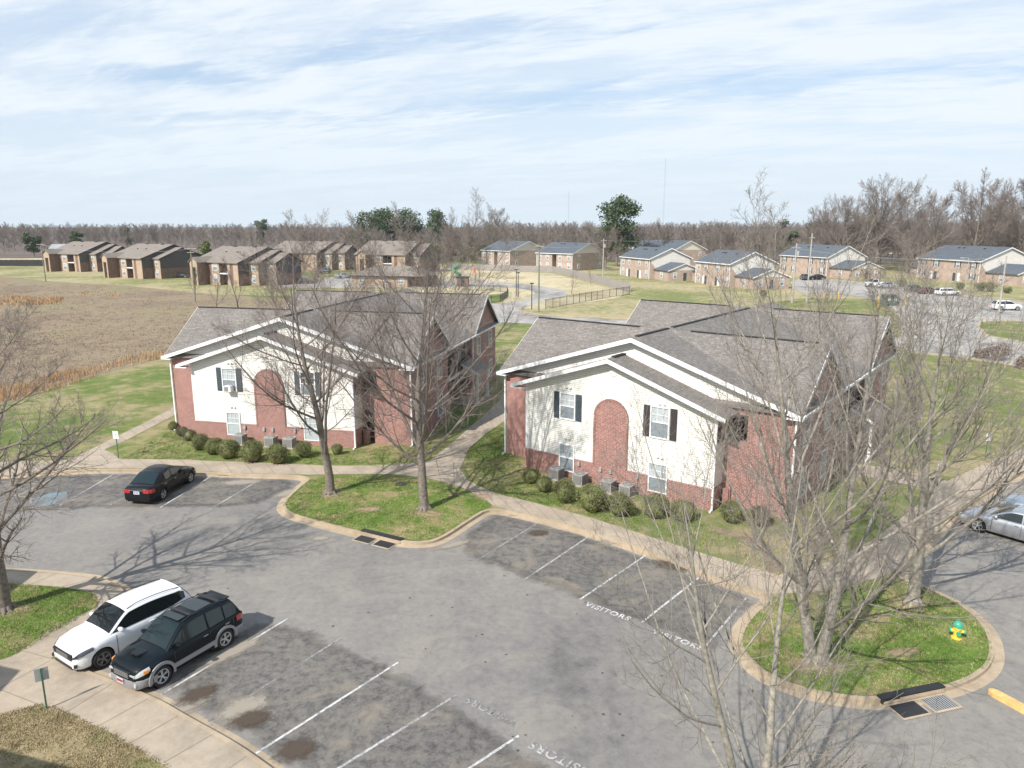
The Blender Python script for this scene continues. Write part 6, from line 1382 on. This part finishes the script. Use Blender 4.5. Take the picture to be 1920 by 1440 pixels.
# clubhouse
q = G(683, 537, ZG); ch = empty('clubhouse', (q[0] - 3, q[1] + 1, ZG), R(-14), 'single storey tan brick clubhouse with a hipped brown roof behind the left building', 'clubhouse')
MB().box(0, 14, 0, 9, 0, 2.6).build('wall', M['stone_tan'], ch); MB().box(14.002, 18, 1.5, 9, 0, 2.6).build('side_wall', M['brick_brown'], ch)
m_ = MB().slab([(-.6, -.6, 2.6), (18.6, -.6, 2.6), (14, 4.5, 4.7), (4.5, 4.5, 4.7)], .15).slab([(4.5, 4.5, 4.7), (14, 4.5, 4.7), (18.6, 9.6, 2.6), (-.6, 9.6, 2.6)], .15).add([(-.6, -.6, 2.6), (4.5, 4.5, 4.7), (-.6, 9.6, 2.6)], [(0, 1, 2)]).add([(18.6, -.6, 2.6), (18.6, 9.6, 2.6), (14, 4.5, 4.7)], [(0, 1, 2)]); m_.build('roof', M['roof_far'], ch)
MB().box(-.6, 18.6, -.64, -.6, 2.35, 2.58).build('gutter', M['black'], ch)
for x in (2.5, 8.5, 12.5): far_window(ch, x, .8, 0, 0, 1.3, 1.2)
q = G(857, 537.5, ZG); sh = empty('brick_hut', (q[0], q[1], ZG), R(-5), 'small flat brick hut with a dark roof edge beside the far road', 'hut')
MB().box(0, 2.6, 0, 2.2, 0, 2.1).build('wall', M['brick_brown'], sh); MB().box(-.25, 2.85, -.25, 2.45, 2.1, 2.3).build('roof', M['black'], sh); MB().box(.9, 1.7, -.02, -.001, .05, 1.9).build('door', M['metal_dark'], sh)
# playground slide, flags
q = G(851, 527, ZG); pl = empty('playground_slide', (q[0], q[1] + 12, ZG), 0, 'green plastic spiral playground slide seen above the brick hut', 'slide')
MB().tube([(math.cos(a) * .9, math.sin(a) * .9, 3.4 - a * .42) for a in [i * .4 for i in range(20)]], .38, 8).build('chute', M['play_green'], pl); MB().box(-1.5, -.3, -.6, .6, 3.2, 3.3).build('deck', M['play_green'], pl)
mb = MB(); [mb.tube([(x, y, 0), (x, y, 4.6)], .07, 6) for x in (-1.5, -.3) for y in (-.6, .6)]; mb.build('post', M['play_green'], pl)
q = G(892, 521, ZG); fl = empty('red_flag_banner', (q[0], q[1], ZG), 0, 'small red banner on a thin post by the far road', 'banner'); MB().tube([(0, 0, 0), (0, 0, 2.4)], .04, 6).build('post', M['metal_dark'], fl); MB().box(-.65, .0, -.03, .03, 1.4, 2.5).build('cloth', M['red_plastic'], fl)
# other distant roofs in the wood
for p, azd, w, lab in [((95, 478), 10, 16, 'low pale farmhouse among trees at the far left'), ((1430 + 232, 476), -20, 14, 'low white-roofed house glimpsed through the wood at the right')]:
    q = G(*p, ZG); o = empty('distant_house', (q[0], q[1], ZG), R(azd), lab, 'house', 'houses glimpsed in the wood'); MB().box(0, w, 0, 8, 0, 3).build('wall', M['siding_far'], o)
    MB().slab([(-.5, -.5, 3), (w + .5, -.5, 3), (w + .5, 4, 5), (-.5, 4, 5)], .15).slab([(-.5, 4, 5), (w + .5, 4, 5), (w + .5, 8.5, 3), (-.5, 8.5, 3)], .15).build('roof', M['metal_grey'], o)
for i, u in enumerate((1150, 1178)):
    evergreen(G(u, 500, ZG), 7, 5, ['x', 'white-blossoming small tree right of the tall evergreen'][i], 390 + i, 'sign_white', 500, .35, 'blossoming_tree', .1, 'small trees in blossom') if i else None
r_ = tree_meshes(91, 9, 1.2, .2, 1, n1=10, n2=8, n3=7, n4=0, rmin=.03, flare=False); put_tree(*r_, 'blossoming_tree', G(1411, 488, ZG), 0, 'pinkish budding tree before the wood at centre right', None, 'bark_light', 'twig_light')

# ------------------------------------------------------------------ fences
def post_fence(px, h, lab, name, n, mat, rails=True, boards=False, grp=None):
    P = [Vector((*G(u, v, ZG), 0)) for u, v in px]; o = empty(name, (P[0].x, P[0].y, ZG), 0, lab, 'fence', grp); m_ = MB(); rl = MB(); B = P[0]
    for a, b in zip(P[:-1], P[1:]):
        d = b - a; L = d.length; azr = math.atan2(d.y, d.x)
        if boards:
            nb_ = max(1, int(L / .5)); 
            for i in range(nb_):
                c = a + d * ((i + .5) / nb_) - B; hh = h + .04 * math.sin(i * 1.7); m_.cbox((c.x, c.y, hh / 2), L / nb_ - .03, .04, hh, azr)
        else:
            np_ = max(1, round(L / n))
            for i in range(np_ + 1):
                c = a + d * (i / np_) - B; q = MB().cbox((c.x, c.y, h / 2), .07, .07, h, azr); q.build('post', M[mat], o)
            c = (a + b) / 2 - B
            for z in (.12, h - .10, h - .28): rl.cbox((c.x, c.y, z), L, .03, .035, azr)
            k = int(L / .16)
            for i in range(k): c = a + d * ((i + .5) / k) - B; m_.cbox((c.x, c.y, h / 2), .016, .016, h - .15, azr)
    if rl.v: rl.build('rail', M[mat], o)
    x = m_.build('board_panel' if boards else 'pickets', M[mat], o)
    return o
post_fence([(1023, 580), (1075, 570), (1130, 560), (1180, 552.5)], 1.8, 'black metal picket fence crossing the straw grass by the utility pole', 'metal_fence', 2.4, 'metal_dark')
post_fence([(840, 504), (900, 507), (960, 509), (1035, 511), (1075, 519), (1130, 534), (1182, 547)], 1.9, 'long grey weathered board fence curving behind the far road', 'wood_fence', 2.4, 'wood_fence', boards=True)
post_fence([(800, 562), (860, 565), (905, 572), (938, 566), (953, 556), (951, 549), (925, 546), (860, 544)], 1.4, 'black metal fence round the green pool lawn behind the left building', 'metal_fence', 3.0, 'metal_dark')
post_fence([(-60, 499), (88, 499)], 2.2, 'dark screen fence before the orange dirt at the far left', 'screen_fence', 2.4, 'black', boards=True)

# ------------------------------------------------------------------ poles, lamps, masts, wires
def pole(px, h, r, mat, lab, arms=(), name='utility_pole', cat='utility pole', grp='utility poles', trans=False):
    q = G(*px, ZG); o = empty(name, (q[0], q[1], ZG), 0, lab, cat, grp); MB().tube([(0, 0, -.1), (0, 0, h)], [r, r * .72], 10).build('pole_shaft', M[mat], o)
    for z, ln in arms: MB().cbox((0, -.15, z), ln, .1, .12, .15).build('crossarm', M['pole_pale'], o)
    if trans: MB().lathe([(0, 0), (.22, 0), (.22, .8), (0, .85)], 12, (.35, -.1, h - 2.2)).build('transformer', M['metal_grey'], o)
    return o
P1 = pole((1010, 585), 11.4, .15, 'pole_wood', 'tall greenish utility pole at the road corner between the two nearer buildings', ((10.9, 1.6),))
P2 = pole((1130, 527), 10.8, .16, 'pole_pale', 'pale utility pole with a transformer in front of the second slate-roofed house', ((10.3, 1.5),), trans=True)
P3 = pole((86, 528), 9.6, .15, 'pole_wood', 'slim greenish pole with a side arm at the far left of the field', ((9.4, 2.0),))
P4 = pole((365, 552), 9.8, .15, 'pole_wood', 'greenish pole with lamps before the third brown apartment block', ((9.5, 2.4), (8.7, 1.4)))
P5 = pole((1485, 568), 11.0, .17, 'pole_pale', 'pale pole with a transformer behind the right brown roof, left of the dumpster', ((10.2, 1.5),), trans=True)
P6 = pole((1512, 568), 12.8, .15, 'pole_pale', 'taller thinner pale pole right of the transformer pole', ((12.0, 1.0),))
P7 = pole((1421, 480), 12, .2, 'pole_pale', 'pale utility pole before the wood at centre right', ((11, 1.4),), trans=True)
P8 = pole((1872, 590), 9.5, .16, 'pole_pale', 'pale wooden pole in front of the white crossover at the right edge')
def lamp(px, h, lab, mat='metal_dark', head=True, arm=0.0, grp='lamp posts'):
    q = G(*px, ZG); o = empty('lamp_post', (q[0], q[1], ZG), 0, lab, 'lamp post', grp); MB().tube([(0, 0, 0), (0, 0, h)], [.09, .07], 8).build('shaft', M[mat], o)
    if arm: MB().tube([(0, 0, h), (-arm * .4, 0, h + .12), (-arm, 0, h + .1)], .04, 6).build('arm', M[mat], o)
    MB().cbox((-arm, 0, h + .08), .7, .36, .18).build('lamp_head', M[mat], o)
lamp((968, 555), 5.3, 'black lamp post, rear one of the pair by the far road bend')
lamp((971.5, 558), 4.9, 'black lamp post, front one of the pair by the far road bend')
lamp((997, 580), 4.4, 'short black lamp post left of the tall greenish utility pole')
lamp((1808, 552), 7.5, 'pale street lamp with a short arm before the big house at the right', 'pole_pale', arm=1.4)
def mast(u, v_base, v_top, lab):
    q = G(u, v_base, ZG); k = 900 / q[1]; x, y = q[0] * k, 900.0; h = CAM_H + (420 - v_top) / F_PX * 900 + 4
    o = empty('radio_mast', (x, y, ZG), 0, lab, 'radio mast', 'radio masts'); m_ = MB()
    for dx, dy in ((-.6, -.4), (.6, -.4), (0, .6)): m_.tube([(dx, dy, 0), (dx * .7, dy * .7, h)], .07, 4)
    for i in range(int(h / 3)): m_.cbox((0, 0, i * 3), 1.2, .08, .08, i * 1.1)
    m_.build('lattice', M['metal_grey'], o)
mast(1241, 470, 310, 'tall thin radio mast on the skyline right of the tall evergreen'); mast(1065, 470, 368, 'lower radio mast on the skyline left of the tall evergreen')
def wire(a, b, za, zb, sag, lab, n=1):
    A = Vector((*G(*a, ZG), za)); B = Vector((*G(*b, ZG), zb)); m_ = MB()
    m_.tube([A.lerp(B, t / 16) - Vector((0, 0, sag * 4 * (t / 16) * (1 - t / 16))) for t in range(17)], .025, 4); o = m_.build('power_line', M['metal_grey']); tag(o, lab, 'power line', 'power lines')
wire((1010, 585), (1130, 527), 11.0, 10.4, .8, 'power line from the tall greenish pole to the pale transformer pole')
wire((1130, 527), (1421, 480), 10.4, 11.1, 1.5, 'power line from the pale transformer pole across the slate roofs to the right')
wire((1421, 480), (1900, 515), 11.1, 10.0, 1.5, 'power line running right before the tall bare oaks')
wire((86, 528), (365, 552), 9.4, 9.5, 1.2, 'power line between the two greenish poles at the left')
wire((1485, 568), (1872, 590), 10.2, 9.3, 1.0, 'power line from the transformer pole to the pole at the right edge')

# ------------------------------------------------------------------ dumpster corner
q = G(1672, 574, ZG); du = empty('dumpster', (q[0], q[1], ZG), R(-8), 'dark green dumpster between yellow posts behind the right brown roof', 'dumpster')
mb = MB().xprism([(0, .2), (1.7, .2), (1.9, 1.9), (0, 1.5)], -1.3, 1.3); mb.box(-1.45, 1.45, .4, .6, .7, .85); mb.build('bin', M['dumpster'], du)
MB().slab([(-1.33, -.05, 1.52), (1.33, -.05, 1.52), (1.33, 1.95, 1.95), (-1.33, 1.95, 1.95)], .06).build('lid', M['black'], du)
MB().box(-.75, -.35, -.012, -.001, .95, 1.35).box(.35, .75, -.012, -.001, .95, 1.35).build('notice', M['sign_white'], du)
for i, (u, v_) in enumerate([(1646, 577), (1698, 575), (1545, 558), (1572, 560)]):
    q = G(u, v_, ZG); o = empty('bollard', (q[0], q[1], ZG), 0, ['yellow post left of the dumpster', 'yellow post right of the dumpster', 'pale yellow post at the far lot, left one of two', 'pale yellow post at the far lot, right one of two'][i], 'bollard', 'yellow posts')
    MB().lathe([(.13, 0), (.13, 2.0 if i < 2 else 1.2), (.09, 2.1 if i < 2 else 1.28), (0, 2.13 if i < 2 else 1.3)], 10).build('post', M['yellow'], o)
# ------------------------------------------------------------------ signs
def sign(px, h, lab, face, azd, post='sign_green', w=.3, hh=.45, front=True):
    q = G(*px, ZG); o = empty('parking_sign', (q[0], q[1], ZG), R(azd), lab, 'sign', 'signs on posts')
    MB().box(-.025, .025, -.012, .03, 0, h).build('post', M[post], o)
    s = MB().box(-w / 2, w / 2, -.022, -.013, h - hh, h).build('sign_plate', M[face], o)
    if front:
        m_ = seg_marks(isa, (0, 0), 0, .13, '', 0, '', .03); V = [(p[0], -.024, p[1] + h - hh * .48) for p in m_.v]; MB().add(V, m_.f).build('symbol', M['sign_blue'], s)
        MB().box(-w * .4, w * .4, -.0245, -.0225, h - .075, h - .04).build('lettering', M['sign_blue'], s)
    return o
sign((222, 858), 1.75, 'small white sign with a blue wheelchair symbol on a green post beside the left footpath', 'sign_white', -10, w=.38, hh=.5)
sign((1847, 862), 1.75, 'small white and blue sign on a green post on the right lawn', 'sign_white', 20, w=.38, hh=.5)
sign((1757, 912), 1.5, 'green-posted sign hidden by twigs at the right footpath', 'sign_white', 20, w=.3, hh=.4)
sign((88, 1330), 1.40, 'thin green-posted sign seen from behind on the lower left walk', 'metal_grey', 215, w=.36, hh=.42, front=False)
# ------------------------------------------------------------------ hydrant
q = G(1793, 1197, ZG); hy = empty('fire_hydrant', (q[0], q[1], ZG), R(-20), 'yellow fire hydrant with a green bonnet and caps on the island lawn', 'fire hydrant')
MB().lathe([(.0, 0), (.17, 0), (.17, .05), (.115, .07), (.105, .36), (.15, .39), (.15, .45), (.12, .47), (.0, .47)], 20).build('barrel', M['hyd_yellow'], hy, True, 40)
MB().lathe([(.165, .47), (.17, .51), (.14, .60), (.075, .67), (.03, .69), (.03, .75), (.0, .75)], 20).build('bonnet', M['hyd_green'], hy, True, 40)
for d_ in ((1, 0), (-1, 0), (0, -1)):
    c = Vector((d_[0] * .10, d_[1] * .10, .30)); e = Vector((d_[0] * .20, d_[1] * .20, .30)); f_ = Vector((d_[0] * .255, d_[1] * .255, .30)); n_ = MB().tube([c, e], .06, 12).build('nozzle', M['hyd_yellow'], hy); MB().tube([e, f_], .078, 12).build('cap', M['hyd_green'], n_)
# ------------------------------------------------------------------ storm drains
def drain(px_c, azd, lab, w=2.5, grate=True, plate=True):
    q = G(*px_c, 0); o = empty('storm_drain', (q[0], q[1], 0), R(azd), lab, 'storm drain', 'kerb storm drains')
    MB().box(-w / 2, w / 2, -.10, .16, .10, .20).box(-w / 2, -w / 2 + .05, -.12, .16, .0, .1).box(w / 2 - .05, w / 2, -.12, .16, 0, .1).build('kerb_hood', M['black'], o)
    MB().box(-w / 2 + .02, w / 2 - .02, -.14, -.07, .03, .095).build('kerb_lip', M['kerb'], o)
    fr = MB()
    for x0 in (-w / 2 + .08, .06): x1 = x0 + w / 2 - .16; fr.box(x0, x1, -.90, -.82, .018, .03); fr.box(x0, x1, -.22, -.15, .018, .03); fr.box(x0, x0 + .05, -.82, -.22, .018, .03); fr.box(x1 - .05, x1, -.82, -.22, .018, .03)
    fr.build('frame', M['kerb'], o)
    x0 = -w / 2 + .13; x1 = x0 + w / 2 - .26; MB().box(x0, x1, -.82, -.22, .017, .027).build('cover_plate', M['metal_dark'] if plate else M['black'], o)
    x0 = .11; x1 = x0 + w / 2 - .26; MB().box(x0, x1, -.82, -.22, .014, .0165).build('pit', M['black'], o)
    g = MB(); n = 11
    for i in range(n): g.box(x0 + (x1 - x0) * (i + .3) / n, x0 + (x1 - x0) * (i + .3) / n + .035, -.82, -.22, .0170, .030 if grate else .019)
    g.build('grate', M['metal_grey' if grate else 'metal_dark'], o)
a_ = G(688, 1000, .1); b_ = G(745, 1014, .1); drain((716, 1009), math.degrees(math.atan2(b_[1] - a_[1], b_[0] - a_[0])), 'storm drain with a black hood and dark pit at the two-tree island', 2.35, False, True)
a_ = G(1646, 1316, .1); b_ = G(1771, 1290, .1); drain((1709, 1306), math.degrees(math.atan2(b_[1] - a_[1], b_[0] - a_[0])), 'storm drain with a black hood and steel grate at the hydrant island', 2.4)
q = G(752, 908, ZG); o = MB().lathe([(0, .03), (.30, .03), (.36, 0)], 20, (0, 0, 0)).build('manhole_cover', M['metal_dark'], None, loc=(q[0], q[1], ZG + .014)); tag(o, 'round dark manhole cover in the island lawn between the two trees', 'manhole cover')
a_ = Vector(G(1853, 1297)); b_ = Vector(G(1990, 1372)); d = (b_ - a_); c = (a_ + b_) / 2
mb = MB(); L = d.length; mb.prism([(-L / 2, 0), (-L / 2 + .06, .12), (-L / 2 + .2, .17), (L / 2, .17), (L / 2, -.17), (-L / 2 + .2, -.17), (-L / 2 + .06, -.12)], 0.001, .13); o = mb.build('painted_kerb', M['paint_yellow'], None, loc=(c.x, c.y, 0), rz=math.atan2(d.y, d.x)); tag(o, 'yellow painted kerb stub at the lower right corner', 'kerb'); o.data.materials[0] = M['yellow_kerb'] if 'yellow_kerb' in M else plain('worn_yellow_kerb', (.62, .43, .16), .8, var=.2, scale=4)

# ------------------------------------------------------------------ separate pieces become parts of their own
def split_loose(o):
    import bmesh
    bm = bmesh.new(); bm.from_mesh(o.data); bm.verts.ensure_lookup_table(); comp = {}; groups = []
    for v in bm.verts:
        if v.index in comp: continue
        st = [v]; comp[v.index] = len(groups); g = []
        while st:
            a = st.pop(); g.append(a.index)
            for e in a.link_edges:
                b_ = e.other_vert(a)
                if b_.index not in comp: comp[b_.index] = len(groups); st.append(b_)
        groups.append(g)
    if 1 < len(groups) <= 12:
        for k, g in enumerate(groups):
            b2 = bm.copy(); b2.verts.ensure_lookup_table(); gs = set(g); bmesh.ops.delete(b2, geom=[v for v in b2.verts if v.index not in gs], context='VERTS')
            me = o.data if k == 0 else bpy.data.meshes.new(o.name.split('.')[0])
            if k: me.materials.append(o.data.materials[0])
            tgt = me; b2.to_mesh(tgt); b2.free()
            if k:
                c = bpy.data.objects.new(o.name.split('.')[0], me); col.objects.link(c); c.parent = o.parent; c.matrix_basis = o.matrix_basis.copy()
    bm.free()
for o in list(scene.objects):
    if o.type == 'MESH' and o.parent is not None and not o.children and o.data.users == 1 and o.name.split('.')[0] in ('gable_siding', 'bargeboard', 'corner_trim', 'ridge_vent', 'gutter', 'porch_fascia', 'roof_vent', 'dark_gable', 'stone_face', 'balcony', 'landing_floor', 'notice', 'entry_tower', 'taillight', 'underbody_', 'vent_hood', 'bed_side'):
        split_loose(o)

# ------------------------------------------------------------------ thin haze round the whole place
hm, hnt, hb = new_mat('haze_air'); hnt.nodes.remove(hb); pv = hnt.nodes.new('ShaderNodeVolumePrincipled'); pv.inputs['Color'].default_value = (0.85, 0.90, 0.97, 1); pv.inputs['Density'].default_value = HAZE
hnt.links.new(pv.outputs[0], [n for n in hnt.nodes if n.type == 'OUTPUT_MATERIAL'][0].inputs['Volume'])
hzb = MB().box(-3600, 3600, -230, 3600, -1.0, 140).build('haze', hm); tag(hzb, 'thin pale haze over the whole place', 'haze', kind='stuff')
